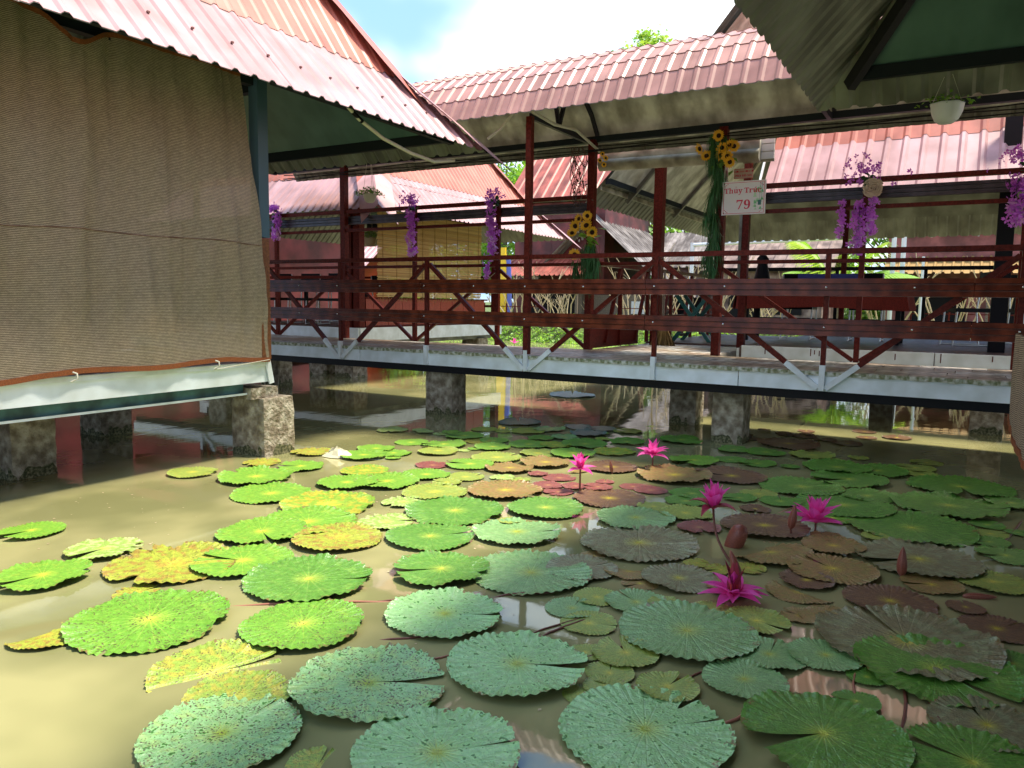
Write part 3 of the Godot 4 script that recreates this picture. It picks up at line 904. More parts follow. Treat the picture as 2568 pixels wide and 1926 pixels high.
func make_flowers():
	var W5 = [[4, 0.55, 0.95, 0.35, true], [5, 0.75, 1.0, 0.25, false], [5, 1.05, 0.95, 0.1, false], [4, 1.35, 0.85, 0.0, false]]
	lily_flower(Vector3(-2.23, 0, -4.75), Vector3(-2.23, 0.155, -4.75), 0.135, [[4, 0.15, 1.0, 0.1, false], [6, 1.1, 0.95, 0.1, false], [5, 1.35, 0.9, 0.0, false]], "pink water lily on a short stem over a brown pad, flat outer petals", 1)
	lily_flower(Vector3(-2.07, 0, -5.75), Vector3(-2.07, 0.10, -5.75), 0.145, [[6, 0.30, 1.0, 0.3, false], [7, 0.75, 1.0, 0.2, false], [6, 1.15, 0.95, 0.0, false]], "fully open pink water lily nearest the walkway beam", 2)
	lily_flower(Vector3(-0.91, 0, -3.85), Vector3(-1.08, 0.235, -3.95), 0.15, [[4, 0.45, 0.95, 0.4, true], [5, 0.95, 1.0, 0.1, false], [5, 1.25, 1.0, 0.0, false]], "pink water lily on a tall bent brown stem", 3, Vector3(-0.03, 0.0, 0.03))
	lily_flower(Vector3(-0.67, 0, -4.62), Vector3(-0.67, 0.06, -4.62), 0.17, [[5, 0.25, 1.0, 0.1, false], [7, 0.75, 1.0, 0.1, false], [7, 1.2, 1.0, 0.0, false]], "pink water lily with many petals beside a brown bud", 4)
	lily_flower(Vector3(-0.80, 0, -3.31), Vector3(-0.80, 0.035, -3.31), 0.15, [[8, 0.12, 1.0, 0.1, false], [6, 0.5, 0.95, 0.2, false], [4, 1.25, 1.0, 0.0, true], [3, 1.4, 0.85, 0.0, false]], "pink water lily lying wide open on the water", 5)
	lily_flower(Vector3(-11.03, 0, -18.9), Vector3(-11.03, 0.12, -18.9), 0.17, [[5, 0.6, 1.0, 0.1, false], [5, 1.2, 1.0, 0.0, false]], "far pink water lily standing by the bank", 6)
	lily_bud(Vector3(-0.78, 0, -4.47), Vector3(0, 0.045, 0), Vector3(0.02, 0.185, 0), 0.022, "closed brown bud next to the many petalled lily")
	lily_bud(Vector3(-0.19, 0, -4.08), Vector3(0, 0.005, 0), Vector3(0, 0.15, 0), 0.022, "lone upright brown bud on open water beside an olive pad")
	lily_bud(Vector3(-2.26, 0, -5.38), Vector3(0, 0.015, 0), Vector3(-0.01, 0.10, 0.01), 0.014, "slim pale brown bud over a bronze pad")
	lily_bud(Vector3(-0.81, 0, -3.55), Vector3(-0.03, 0.02, -0.02), Vector3(-0.085, 0.14, -0.05), 0.021, "leaning brown bud just above the wide open lily")
	lily_bud(Vector3(0.12, 0, -3.96), Vector3(-0.05, 0.004, 0.02), Vector3(0.08, 0.012, -0.03), 0.016, "dark spent bud lying flat on the water")
	# the young leaf that stands rolled up like a thumb
	var st := Mb.new()
	st.lathe(Vector3.ZERO, [[0.045, -0.03], [0.05, 0.03], [0.05, 0.07], [0.042, 0.105], [0.026, 0.125], [0.002, 0.132]], 16, Basis(Vector3(0, 0, 1), -0.35))
	var o = obj("rolled_leaf", st, M.bud)
	o.position = Vector3(-1.01, 0, -4.12)
	tag(o, "young reddish leaf standing rolled up out of the water", "leaf")
	# leaf stalks that lie just under or on the surface
	var runs = [[-2.63, -2.1, -2.04, -2.54], [-2.19, -2.42, -1.77, -2.85], [-1.73, -2.78, -1.5, -3.0], [-1.62, -2.15, -1.55, -2.25], [-1.19, -2.35, -1.01, -2.71], [-0.78, -2.41, -0.67, -2.71], [-0.58, -2.3, -0.53, -2.42], [-1.42, -2.5, -1.21, -2.95], [-1.36, -2.51, -1.24, -2.86], [-0.25, -2.95, -0.22, -2.65], [-0.12, -2.95, -0.09, -2.55], [-0.05, -2.9, 0.07, -2.5], [-1.85, -4.2, -1.52, -4.29], [-1.7, -2.36, -1.88, -2.19], [0.17, -4.64, 0.39, -5.68], [-0.96, -4.89, -0.77, -5.49]]
	for k in runs.size():
		var q = runs[k]
		var a := Vector3(q[0], 0.003, q[1])
		var b := Vector3(q[2], 0.003, q[3])
		var s := (b - a).cross(Vector3.UP).normalized() * 0.02 * sin(k * 2.3)
		var o2 = rod("leaf_stalk", self, M.stem if k % 3 else M.stem_pale, [a + Vector3.DOWN * 0.01, a.lerp(b, 0.25) + s * 0.8, a.lerp(b, 0.5) + s, a.lerp(b, 0.75) + s * 0.7, b + Vector3.DOWN * 0.01], 0.0045 if k % 2 else 0.006, 6)
		mark(o2, "thin reddish brown leaf stalk" if k % 3 else "thin pinkish leaf stalk", "stalk", "floating leaf stalks", MARKS, a.lerp(b, 0.5))
	# bits of dead leaf and seed that drift between the pads
	rng.seed = 19
	var db := Mb.new()
	for k in 420:
		var q := Vector3(rng.randf_range(-5.0, 0.5), 0.0025, -rng.randf_range(2.0, 6.6))
		var a := rng.randf() * TAU
		var s := rng.randf_range(0.003, 0.011)
		var x := Vector3(cos(a), 0, sin(a)) * s
		var z := Vector3(-sin(a), 0, cos(a)) * s * rng.randf_range(0.3, 0.8)
		db.quad(q - x, q + z, q + x * 0.8 + Vector3.UP * 0.001, q - z)
	tag(stuff(obj("floating_debris", db, M.dry)), "scattered tan specks of dead leaf drifting on the pond", "debris")
	# a scrap of plastic bag by the concrete pier
	rng.seed = 8
	var bg := Mb.new()
	var ring = []
	for j in 5:
		var row = []
		for i in 12:
			var a := TAU * i / 12
			var rr: float = [0.12, 0.10, 0.07, 0.04, 0.005][j] * rng.randf_range(0.7, 1.2)
			row.append(Vector3(cos(a) * rr * 1.3, [0.0, 0.02, 0.045, 0.06, 0.075][j] * rng.randf_range(0.8, 1.2), sin(a) * rr * 0.7))
		ring.append(row)
	for j in 4:
		for i in 12: bg.quad(ring[j + 1][i], ring[j + 1][(i + 1) % 12], ring[j][(i + 1) % 12], ring[j][i])
	var o3 = obj("plastic_bag", bg, M.bag)
	o3.position = Vector3(-4.43, 0.005, -4.7)
	tag(o3, "crumpled cream plastic bag floating by the concrete pier", "plastic bag")

# ---------------------------------------------------------------- mesh curtains
func curtain_material():
	var n := 256
	var by := PackedByteArray()
	by.resize(n * n * 4)
	var nz: PackedByteArray = noise_bytes(71, 0.05, n, 3)
	var big: PackedByteArray = noise_bytes(72, 0.012, n, 4)
	var dark := lin(0.13, 0.10, 0.068)
	var tan_ := lin(0.50, 0.395, 0.27)
	for j in n:
		for i in n:
			var k := j * n + i
			var zig := 0.18 * (1.0 if (i / 8) % 2 == 0 else -1.0)
			var t := 0.5 + 0.5 * sin(TAU * (j / 16.0) + zig + (nz[k] / 255.0 - 0.5) * 1.6)
			t = clampf((t - 0.5) * 1.5 + 0.5, 0, 1)
			var q := dark.lerp(tan_, t * (0.82 + 0.36 * (big[k] / 255.0 - 0.5)))
			by[k * 4] = int(q.r * 255); by[k * 4 + 1] = int(q.g * 255); by[k * 4 + 2] = int(q.b * 255)
			by[k * 4 + 3] = int(255 * (0.94 + 0.06 * t))
	var im := Image.create_from_data(n, n, false, Image.FORMAT_RGBA8, by)
	var m := StandardMaterial3D.new()
	m.albedo_texture = ImageTexture.create_from_image(im)
	m.transparency = BaseMaterial3D.TRANSPARENCY_ALPHA
	m.roughness = 0.85
	m.cull_mode = BaseMaterial3D.CULL_DISABLED
	m.backlight_enabled = true
	m.backlight = lin(0.06, 0.05, 0.035)
	return m

const CREASES = [[-4.1, 0.10, 0.035], [-3.72, -0.16, 0.03], [-3.35, 0.05, 0.05], [-3.0, 0.22, 0.03], [-2.7, -0.10, 0.04], [-2.35, 0.12, 0.05], [-2.0, -0.2, 0.04], [-1.5, 0.1, 0.05]]

func curtain(t, x: float, z0: float, z1: float, low: Callable, high: Callable, m, fold: float, seed_: int):
	# cloth that hangs in the plane of constant x from z0 to z1, with soft folds
	var f := FastNoiseLite.new()
	f.seed = seed_; f.frequency = 0.9; f.fractal_octaves = 3
	var nz := 150
	var HANG: float = maxf(high.call(z0), high.call(z1))
	var ny := 36
	var grid = []
	for j in ny + 1:
		var row = []
		for i in nz + 1:
			var tz := float(i) / nz
			var z := lerpf(z0, z1, tz)
			var tj := float(j) / ny
			var y: float = lerpf(low.call(z), HANG, tj) - (HANG - high.call(z)) * pow(tj, 7.0)
			var w := f.get_noise_2d(z * 2.6, y * 0.35) * fold + f.get_noise_2d(z * 7.0 + 40.0, y * 0.7) * fold * 0.35 + sin(z * 11.0 + y * 0.6) * fold * 0.10
			for q in CREASES: w += 0.022 * exp(-pow((z - q[0] - q[1] * (tj - 0.5) - 0.03 * sin(tj * 5.0 + q[0])) / q[2], 2.0)) * (0.4 + 0.6 * sin(tj * 4.0 + q[0] * 3.0))
			w *= 0.3 + 0.7 * smoothstep(0.0, 0.22, float(j) / ny)
			row.append(Vector3(x + w, y, z + 0.02 * f.get_noise_2d(y * 2.0, z) + 0.22 * pow(float(j) / ny, 1.3) * pow(1.0 - tz, 8.0)))
		grid.append(row)
	var st := Mb.new()
	for j in ny + 1:
		for i in nz + 1:
			var du: Vector3 = grid[j][mini(i + 1, nz)] - grid[j][maxi(i - 1, 0)]
			var dv: Vector3 = grid[mini(j + 1, ny)][i] - grid[maxi(j - 1, 0)][i]
			var p: Vector3 = grid[j][i]
			st.vert(p, dv.cross(du).normalized() * (1.0 if x < 0.0 else -1.0), Vector2(p.z, -p.y) / 0.168)
	for j in ny:
		for i in nz:
			var a := j * (nz + 1) + i
			if x < 0.0: st.ix.append_array([a, a + nz + 1, a + 1, a + 1, a + nz + 1, a + nz + 2])
			else: st.ix.append_array([a, a + 1, a + nz + 1, a + 1, a + nz + 2, a + nz + 1])
	st.fix()
	obj("netting", st, m, t)
	for j in [int(ny * 0.44)]:
		var sm := Mb.new()
		var line = []
		for i in nz + 1: line.append(grid[j][i] + Vector3(0.004, 0, 0))
		sm.tube(line, 0.002, 0.002, 4)
		obj("seam", sm, M.stem, t)
	var hem := Mb.new()
	for i in nz:
		var a: Vector3 = grid[0][i]
		var b: Vector3 = grid[0][i + 1]
		var o := Vector3(0.006, 0, 0)
		hem.quad(a + o + Vector3.UP * 0.035, b + o + Vector3.UP * 0.035, b + o, a + o)
		hem.quad(b - o + Vector3.UP * 0.035, a - o + Vector3.UP * 0.035, a - o, b - o)
		hem.quad(a + o, b + o, b - o, a - o)
		hem.quad(b + o + Vector3.UP * 0.035, a + o + Vector3.UP * 0.035, a - o + Vector3.UP * 0.035, b - o + Vector3.UP * 0.035)
	obj("hem", hem, M.orange_hem, t)
	return grid

# ---------------------------------------------------------------- the pavilion with the mesh curtain
func make_curtain_pavilion():
	var t = thing("pavilion", "pavilion with steep salmon metal roof standing on the pale concrete pier", "pavilion", Vector3.ZERO)
	var xe := -4.30
	var xw := -10.0
	var zn := -6.73
	var zs := 1.6
	var tiers = [[0.0, 0.64, 2.8, 1.04, M.roof_low_glare], [0.64, 2.84, 3.466, 1.48, M.roof]]
	rng.seed = 21
	slope(t, Vector3(xe, 0, zs), Vector3(0, 0, -1), Vector3(-1, 0, 0), zs - zn, tiers, true, true)
	slope(t, Vector3(xe, 0, zn), Vector3(-1, 0, 0), Vector3(0, 0, 1), xe - xw, tiers, true, true)
	slope(t, Vector3(xw, 0, zn), Vector3(0, 0, 1), Vector3(1, 0, 0), zs - zn, tiers, true, true)
	slope(t, Vector3(xw, 0, zs), Vector3(1, 0, 0), Vector3(0, 0, -1), xe - xw, tiers, true, true)
	hip_cap(t, Vector3(xe, 0, zn), Vector3(-1, 0, 0), Vector3(0, 0, 1), tiers, 0.34, 0.04)
	screws(t, Vector3(xe, 0, zs), Vector3(0, 0, -1), Vector3(-1, 0, 0), zs - zn, [[0.22, 2.8 + 0.22 * 1.04], [1.0, 3.466 + 0.36 * 1.48 + 0.03]])
	lining(t, Vector3(xe, 0, zn), Vector3(-1, 0, 0), Vector3(0, 0, 1), xe - xw, 0.22, 2.6, 2.8, 1.04, M.tarp)
	lining(t, Vector3(xe, 0, zs), Vector3(0, 0, -1), Vector3(-1, 0, 0), zs - zn, 0.22, 2.6, 2.8, 1.04, M.tarp)
	bar("purlin", t, M.purlin, Vector3(xe - 0.2, 2.93, zn + 0.22), Vector3(xw + 0.2, 2.93, zn + 0.22), 0.05, 0.10)
	bar("purlin", t, M.purlin, Vector3(xe - 0.22, 2.93, zn + 0.3), Vector3(xe - 0.22, 2.93, zs - 0.3), 0.05, 0.10)
	bar("ring_beam", t, M.purlin, Vector3(-4.98, 3.0, -4.45), Vector3(-9.3, 3.0, -4.45), 0.07, 0.12)
	bar("ring_beam", t, M.purlin, Vector3(-4.98, 3.02, -4.38), Vector3(-4.98, 3.02, 1.0), 0.07, 0.12)
	bar("outrigger", t, M.purlin, Vector3(-4.9, 3.05, -4.5), Vector3(-4.55, 2.90, -6.5), 0.06, 0.10)
	# corner post: painted steel above, brown below
	bx("post", t, M.blue_post, Vector3(-4.955, 2.42, -4.40), Vector3(0.10, 1.27, 0.10))
	bx("post", t, M.brown_post, Vector3(-4.955, 1.29, -4.40), Vector3(0.094, 0.97, 0.094))
	bx("post", t, M.maroon, Vector3(-9.2, 2.0, -4.40), Vector3(0.10, 2.3, 0.10))
	bx("post", t, M.maroon, Vector3(-9.2, 2.0, 0.6), Vector3(0.10, 2.3, 0.10))
	bx("post", t, M.maroon, Vector3(-9.2, 2.0, -2.0), Vector3(0.10, 2.3, 0.10))
	# floor
	bx("floor", t, M.floor, Vector3(-7.2, 0.72, -1.7), Vector3(4.46, 0.11, 5.4))
	bx("edge_beam", t, M.fascia, Vector3(-4.955, 0.70, -1.7), Vector3(0.03, 0.17, 5.5))
	bx("edge_strip", t, M.white_paint, Vector3(-4.936, 0.765, -1.7), Vector3(0.014, 0.035, 5.502))
	bx("edge_beam", t, M.fascia, Vector3(-7.2, 0.70, -4.44), Vector3(4.46, 0.17, 0.03))
	var ib := Mb.new()
	ib.box(Vector3(-5.03, 0.575, -1.6), Vector3(0.012, 0.09, 5.3))
	ib.box(Vector3(-5.03, 0.527, -1.6), Vector3(0.09, 0.012, 5.302))
	obj("floor_girder", ib, M.teal, t)
	bx("girder_flange", t, M.white_paint, Vector3(-4.982, 0.527, -1.6), Vector3(0.006, 0.016, 5.304))
	bar("floor_girder", t, M.black, Vector3(-9.3, 0.575, -4.2), Vector3(-5.1, 0.575, -4.2), 0.06, 0.11)
	# stub of folded sheet at the corner and the block between girder and pier
	bx("corner_tab", t, M.white_paint, Vector3(-4.925, 0.70, -4.44), Vector3(0.012, 0.20, 0.05), Basis(Vector3(1, 0, 0), 0.2))
	bx("bearing_block", t, M.concrete, Vector3(-5.09, 0.525, -4.40), Vector3(0.30, 0.09, 0.28))
	pier(t, Vector3(-5.08, 0.13, -4.50), Vector3(0.40, 0.70, 0.34), M.concrete, 3)
	pier(t, Vector3(-5.85, 0.10, -2.95), Vector3(0.34, 0.80, 0.32), M.concrete, 4)
	pier(t, Vector3(-9.0, 0.10, -4.3), Vector3(0.34, 0.80, 0.32), M.concrete, 5)
	pier(t, Vector3(-7.0, 0.10, -4.3), Vector3(0.34, 0.80, 0.32), M.concrete, 6)
	# curtain
	var c = thing("mesh_curtain", "brown striped shade net hanging on the side of the salmon roofed pavilion", "curtain", Vector3.ZERO)
	var cm = curtain_material()
	var low = func(z): return 0.765 + 0.022 * sin((z + 3.6) * 2.4) + 0.012 * sin(z * 6.0) + 0.05 * clampf(-z - 3.0, 0, 1)
	var high = func(z): return 3.02 - 0.13 * exp(-pow((z + 2.94) / 0.16, 2.0))
	var g = curtain(c, -4.905, -4.42, 1.0, low, high, cm, 0.07, 5)
	var cb = thing("mesh_curtain", "added half rolled shade net darkening the far side of the curtained pavilion", "curtain")  # net added to dim the inside; its open foot leaves bright patches
	curtain(cb, -9.28, -4.4, 1.0, func(z): return 1.62 + 0.02 * sin(z * 5.0), func(_z): return 3.1, cm, 0.05, 6)
	var tr := Mb.new()
	var top = g[g.size() - 1]
	for i in top.size() - 1:
		tr.quad(top[i] + Vector3(0.008, 0, 0), top[i + 1] + Vector3(0.008, 0, 0), top[i + 1] + Vector3(0.008, -0.03, 0), top[i] + Vector3(0.008, -0.03, 0))
		tr.quad(top[i + 1] + Vector3(0.003, 0, 0), top[i] + Vector3(0.003, 0, 0), top[i] + Vector3(0.003, -0.03, 0), top[i + 1] + Vector3(0.003, -0.03, 0))
	obj("top_hem", tr, M.orange_hem, c)
	for z in [-2.78, -3.86]:
		var y: float = low.call(z)
		rod("hook", c, M.pvc, [Vector3(-4.86, y + 0.02, z), Vector3(-4.835, y + 0.012, z - 0.01), Vector3(-4.835, y - 0.02, z - 0.015), Vector3(-4.85, y - 0.04, z + 0.02)], 0.006)
	rod("tie_wire", c, M.pvc, [Vector3(-4.85, 0.76, -3.84), Vector3(-4.90, 0.80, -4.42)], 0.003)
	# conduit that sags from the eave to the corner
	var p = thing("plastic_conduit", "cream plastic conduit sagging under the roof corner of the curtained pavilion", "pipe")
	var cp = [Vector3(-4.55, 2.90, -4.98), Vector3(-4.55, 2.82, -5.13), Vector3(-4.55, 2.72, -5.44), Vector3(-4.55, 2.66, -5.83), Vector3(-4.55, 2.64, -6.21), Vector3(-4.53, 2.70, -6.51)]
	var cur := Curve3D.new()
	for q in cp: cur.add_point(q)
	rod("tube", p, M.pvc, cp, 0.016, 8)
	rod("tape", p, M.black, [cp[0].lerp(cp[1], 0.45), cp[1].lerp(cp[2], 0.12)], 0.019, 8)

# ---------------------------------------------------------------- the roofed walkway
const FX = [-9.1, -7.8, -6.51, -5.22, -3.93, -2.54, -1.03, 0.35, 1.7]   # nodes of the front truss
const RX = [-10.4, -9.11, -7.74, -6.48, -5.16, -3.88, -2.35, -0.93, 0.40, 1.75]   # nodes of the rear truss

func grooved(called, t, m, x0: float, x1: float, y0: float, y1: float, z: float, face := 1.0):
	# a pressed board with two grooves along it
	var st := Mb.new()
	var h := (y1 - y0)
	var g := 0.011
	var b := (h - 2 * g) / 3.0
	for k in 3:
		st.box(Vector3((x0 + x1) * 0.5, y0 + b * 0.5 + k * (b + g), z), Vector3(x1 - x0, b, 0.020), Basis(Vector3(1, 0, 0), -0.16 * face))
	for k in 2: st.box(Vector3((x0 + x1) * 0.5, y0 + b + g * 0.5 + k * (b + g), z - 0.007 * face), Vector3(x1 - x0 - 0.002, g, 0.008))
	return obj(called, st, m, t)

func make_walkway():
	var t = thing("covered_walkway", "dark red steel footbridge with tiled deck and arched tile-pattern metal roof", "footbridge")
	rng.seed = 33
	var zf := -7.0
	var zr := -8.4
	# deck
	bx("deck_slab", t, M.grout, Vector3(-4.0, 0.70, -7.7), Vector3(13.4, 0.07, 1.40))
	bx("deck_slab", t, M.grout, Vector3(-3.12, 0.70, -9.4), Vector3(1.46, 0.07, 1.98))
	var tile_sizes = {}
	for r in 5:
		var x := -10.7 + rng.randf() * 0.3
		while x < 2.6:
			var w: float = [0.30, 0.42, 0.42, 0.55][rng.randi() % 4]
			var tl := Mb.new()
			tl.box(Vector3(x + w * 0.5, 0.7385, zr + 0.01 + 0.28 * (r + 0.5)), Vector3(w - 0.008, 0.012 + rng.randf() * 0.003, 0.272))
			obj("deck_tile", tl, M.tiles[rng.randi() % 6], t)
			x += w
	for r in 7:
		var x := -3.84
		for k in 4:
			bx("deck_tile", t, M.tiles[rng.randi() % 6], Vector3(x + 0.18, 0.7385, -8.55 - 0.28 * r), Vector3(0.352, 0.012 + rng.randf() * 0.003, 0.272))
			x += 0.36
	# the mossy mortar edge over the fascia: an uneven lip
	var lip := Mb.new()
	var fn := FastNoiseLite.new()
	fn.seed = 15; fn.frequency = 3.0; fn.fractal_octaves = 4
	var n := 260
	for k in n:
		var q = []
		for e in [k, k + 1]:
			var x := lerpf(-10.7, 2.7, float(e) / n)
			var d := 0.008 + 0.012 * fn.get_noise_1d(x)
			q.append([Vector3(x, 0.748 + 0.004 * fn.get_noise_1d(x + 50), zf - 0.03), Vector3(x, 0.742, zf + 0.012 + d), Vector3(x, 0.712 - 0.018 * absf(fn.get_noise_1d(x * 1.7 + 9)), zf + 0.010 + d * 0.6)])
		lip.quad(q[0][0], q[1][0], q[1][1], q[0][1])
		lip.quad(q[0][1], q[1][1], q[1][2], q[0][2])
	obj("mortar_edge", lip, M.edge, t)
	for k in 6:
		var xa := -10.7 + k * 2.24
		bx("fascia_plate", t, M.fascia, Vector3(xa + 1.12, 0.645, zf - 0.004), Vector3(2.232, 0.14, 0.012))
	bx("girder", t, M.black, Vector3(-4.0, 0.54, zf - 0.07), Vector3(13.4, 0.09, 0.06))
	bx("girder", t, M.black, Vector3(-4.0, 0.56, zr + 0.07), Vector3(13.4, 0.12, 0.06))
	bx("rear_fascia", t, M.fascia, Vector3(-4.0, 0.645, zr + 0.004), Vector3(13.4, 0.14, 0.012))
	for q in [[-5.16, -7.28], [-1.88, -7.36], [-9.0, -7.3], [1.4, -7.3], [-2.6, -8.25], [0.25, -9.45], [-9.0, -8.25]]:
		pier(t, Vector3(q[0], 0.10, q[1]), Vector3(0.38 if q[0] < -3 else 0.30, 0.80, 0.30), M.concrete, int(q[0] * 10))
	# trusses
	for side in 2:
		var z: float = zf - 0.0 if side == 0 else zr
		var nodes = FX if side == 0 else RX
		var top := 1.76 if side == 0 else 1.755
		var wz := 0.045
		bar("top_rail", t, M.maroon, Vector3(nodes[0], top, z), Vector3(nodes[nodes.size() - 1], top, z), 0.045, 0.045 if side == 0 else 0.038)
		for k in nodes.size():
			var x: float = nodes[k]
			if side == 0:
				bar("upright", t, M.maroon, Vector3(x, 0.80, z + 0.012), Vector3(x, top - 0.023, z + 0.012), 0.04, 0.04)
				bar("upright_foot", t, M.white_paint, Vector3(x, 0.585, z + 0.012 + 0.012), Vector3(x, 0.80, z + 0.012 + 0.012), 0.046, 0.046)
			else:
				var tall: bool = k in [2, 5, 6]
				var wide := 0.085 if tall else 0.05
				bar("post" if tall else "upright", t, M.maroon, Vector3(x, 0.745, z), Vector3(x, 3.18 if tall else 2.53, z), wide, wide)
		for k in nodes.size() - 1:
			# braces run between the foot of one node and the rail of the next
			var low_first: bool = (k % 2 == 0) if side == 0 else (k % 2 == 1)
			var a := Vector3(nodes[k] + 0.03, 0.60 if low_first and side == 0 else (0.76 if low_first else top - 0.06), z)
			var b := Vector3(nodes[k + 1] - 0.03, (top - 0.06) if low_first else (0.60 if side == 0 else 0.76), z)
			if side == 1 and k == 5: continue   # the way in to the next pavilion
			if side == 0:
				var lo := a if low_first else b
				var hi := b if low_first else a
				var cut := lo.lerp(hi, 0.19)
				bar("brace", t, M.maroon, cut, hi, 0.036, 0.045)
				bar("brace_foot", t, M.white_paint, lo + Vector3(0, 0, 0.018), cut + Vector3(0, 0, 0.018), 0.037, 0.046)
			else:
				bar("brace", t, M.maroon, a, b, 0.036, 0.04)
	# front posts that carry the roof
	for x in [-3.93, -9.1, 1.7]:
		bar("post", t, M.maroon, Vector3(x, 0.76, zf + 0.012 if x < -5 else zf + 0.013), Vector3(x, 3.16, zf + 0.013), 0.062, 0.062)
	# pressed boards along both sides
	for k in 5:
		var xa := -10.6 + k * 2.66
		var xb := xa + 2.655
		grooved("rail_board", t, M.plank, xa, xb, 1.385, 1.53, zf + 0.058 + 0.002 * (k % 2))
		grooved("rail_board", t, M.plank, xa, xb, 1.05, 1.19, zf + 0.058 + 0.002 * (k % 2))
		if k != 2:
			grooved("rail_board", t, M.plank, xa, xb, 1.02, 1.14, zr - 0.045, -1.0)
	for k in FX.size():
		for y in [1.46, 1.125]:
			for s in [0.0, 0.66]:
				var st := Mb.new()
				st.lathe(Vector3(FX[k] + s, y + 0.004 * sin(k * 3.0), zf + 0.070), [[0.0095, 0.0], [0.009, 0.005], [0.005, 0.0085], [0.0005, 0.0095]], 10, Basis(Vector3(1, 0, 0), PI / 2))
				obj("bolt", st, M.bolt, t)
	# the head rail, valance board and thin rail between the rear uprights
	for seg in [[-10.4, -3.92], [-2.30, 1.75]]:
		bar("head_rail", t, M.maroon, Vector3(seg[0], 2.535, zr), Vector3(seg[1], 2.535, zr), 0.05, 0.05)
		grooved("valance_board", t, M.plank_grey, seg[0], seg[1], 2.36, 2.475, zr - 0.045)
		bar("thin_rail", t, M.maroon, Vector3(seg[0], 2.275, zr + 0.004), Vector3(seg[1], 2.275, zr + 0.004), 0.035, 0.04)
	# arched roof: sheets pressed into a tile pattern
	var r0 := 1.20
	var cz := -7.70
	var cy := 3.83 - r0
	var a0 := 0.405   # angle above the horizontal at the eaves
	var p := 0.14
	var steps := 11
	var x := -9.1
	while x < 2.4:
		var top := Mb.new()
		var bot := Mb.new()
		var stops = rib_stops(x, x + 0.98 + 0.02, p)
		var lift := rng.randf_range(0, 0.005)
		for k in stops.size() - 1:
			for s in steps:
				var q = []
				for e in [k, k + 1]:
					var pr := rib(stops[e], p) * 0.015 + lift
					for w in 3:   # foot of the course, its head, and the small riser to the next
						var al := lerpf(a0, PI - a0, (s + [0.0, 1.0, 1.0][w]) / float(steps))
						# courses overlap downwards on both sides of the crown
						var up: float = [0.0065, 0.0, 0.0065][w] if al < PI * 0.5 else [0.0, 0.0065, 0.0][w]
						var rr: float = r0 + pr + up
						q.append(Vector3(stops[e], cy + rr * sin(al), cz + rr * cos(al)))
				top.quad(q[1], q[4], q[3], q[0])
				top.quad(q[2], q[5], q[4], q[1])
				var o := Vector3(0, -0.006, 0)
				bot.quad(q[0] + o, q[3] + o, q[4] + o, q[1] + o)
		var me = bot.mesh(top.mesh())
		me.surface_set_material(0, M.roof_tile); me.surface_set_material(1, M.under)
		var os := MeshInstance3D.new()
		os.mesh = me
		put(os, "roof_sheet", t)
		x += 0.98
	# foil under the sheets, dark purlins, bows and ties
	var fo := Mb.new()
	for k in 40:
		for s in 14:
			var q = []
			for e in [[0, 0], [1, 0], [1, 1], [0, 1]]:
				var al := lerpf(a0 + 0.10, PI - a0 - 0.10, (s + e[1]) / 14.0)
				var rr := r0 - 0.035 - 0.012 * fn.get_noise_2d((k + e[0]) * 0.3, (s + e[1]) * 0.3)
				q.append(Vector3(-9.0 + 11.4 * (k + e[0]) / 40.0, cy + rr * sin(al), cz + rr * cos(al)))
			fo.quad(q[0], q[1], q[2], q[3])
	obj("foil_lining", fo, M.foil, t)
	bar("purlin", t, M.purlin, Vector3(-9.1, 3.19, zr - 0.03), Vector3(2.4, 3.19, zr - 0.03), 0.07, 0.07)
	for xb in [-9.1, -6.5, -3.93, -1.3, 1.3]:
		bar("tie_bar", t, M.steel_dark, Vector3(xb, 3.17, zf), Vector3(xb, 3.17, zr), 0.04, 0.06)
		var pts = []
		for k in 9:
			var al := lerpf(a0 + 0.2, PI - a0 - 0.2, k / 8.0)
			pts.append(Vector3(xb, cy + (r0 - 0.07) * sin(al), cz + (r0 - 0.07) * cos(al)))
		for k in 8: bar("bow", t, M.steel_dark, pts[k], pts[k + 1], 0.035, 0.05)
		bar("strut", t, M.steel_dark, Vector3(xb, 3.19, -7.62), Vector3(xb, 3.70, -7.42), 0.035, 0.04)
		bar("strut", t, M.steel_dark, Vector3(xb, 3.19, -7.62), Vector3(xb, 3.70, -7.86), 0.035, 0.04)
	screws(t, Vector3(-9.1, 0, -6.60), Vector3(1, 0, 0), Vector3(0, 0, -1), 11.4, [[0.06, 3.20]], 0.14, 3)
	# cables along the rear purlin and two conduits at the bow
	for k in 3:
		var pts = []
		for e in 30:
			var q := e / 29.0
			pts.append(Vector3(lerpf(-8.9, 2.2, q), 3.12 - 0.03 * k - 0.03 * absf(sin(q * 15.0 + k)), zr + 0.03 + 0.015 * k))
		rod("cable", t, M.cable, pts, 0.007, 5)
	rod("conduit", t, M.pvc, [Vector3(-3.90, 3.20, -6.98), Vector3(-3.87, 3.16, -7.4), Vector3(-3.86, 3.20, -7.9), Vector3(-3.82, 3.06, -8.45)], 0.016, 8)
	rod("conduit", t, M.pvc, [Vector3(-4.41, 2.98, -6.95), Vector3(-4.26, 3.06, -6.95), Vector3(-4.12, 3.20, -6.95)], 0.016, 8)
	# things on and beside the walkway
	var aw = thing("rolled_awning", "long cream rolled awning under the walkway roof above the way in", "awning")
	var rl := Mb.new()
	rl.box(Vector3(-3.05, 3.10, -8.93), Vector3(1.92, 0.22, 0.10))
	obj("box", rl, M.cream, aw)
	rod("roll", aw, M.cream, [Vector3(-4.02, 2.99, -8.92), Vector3(-2.09, 2.96, -8.92)], 0.075, 16)
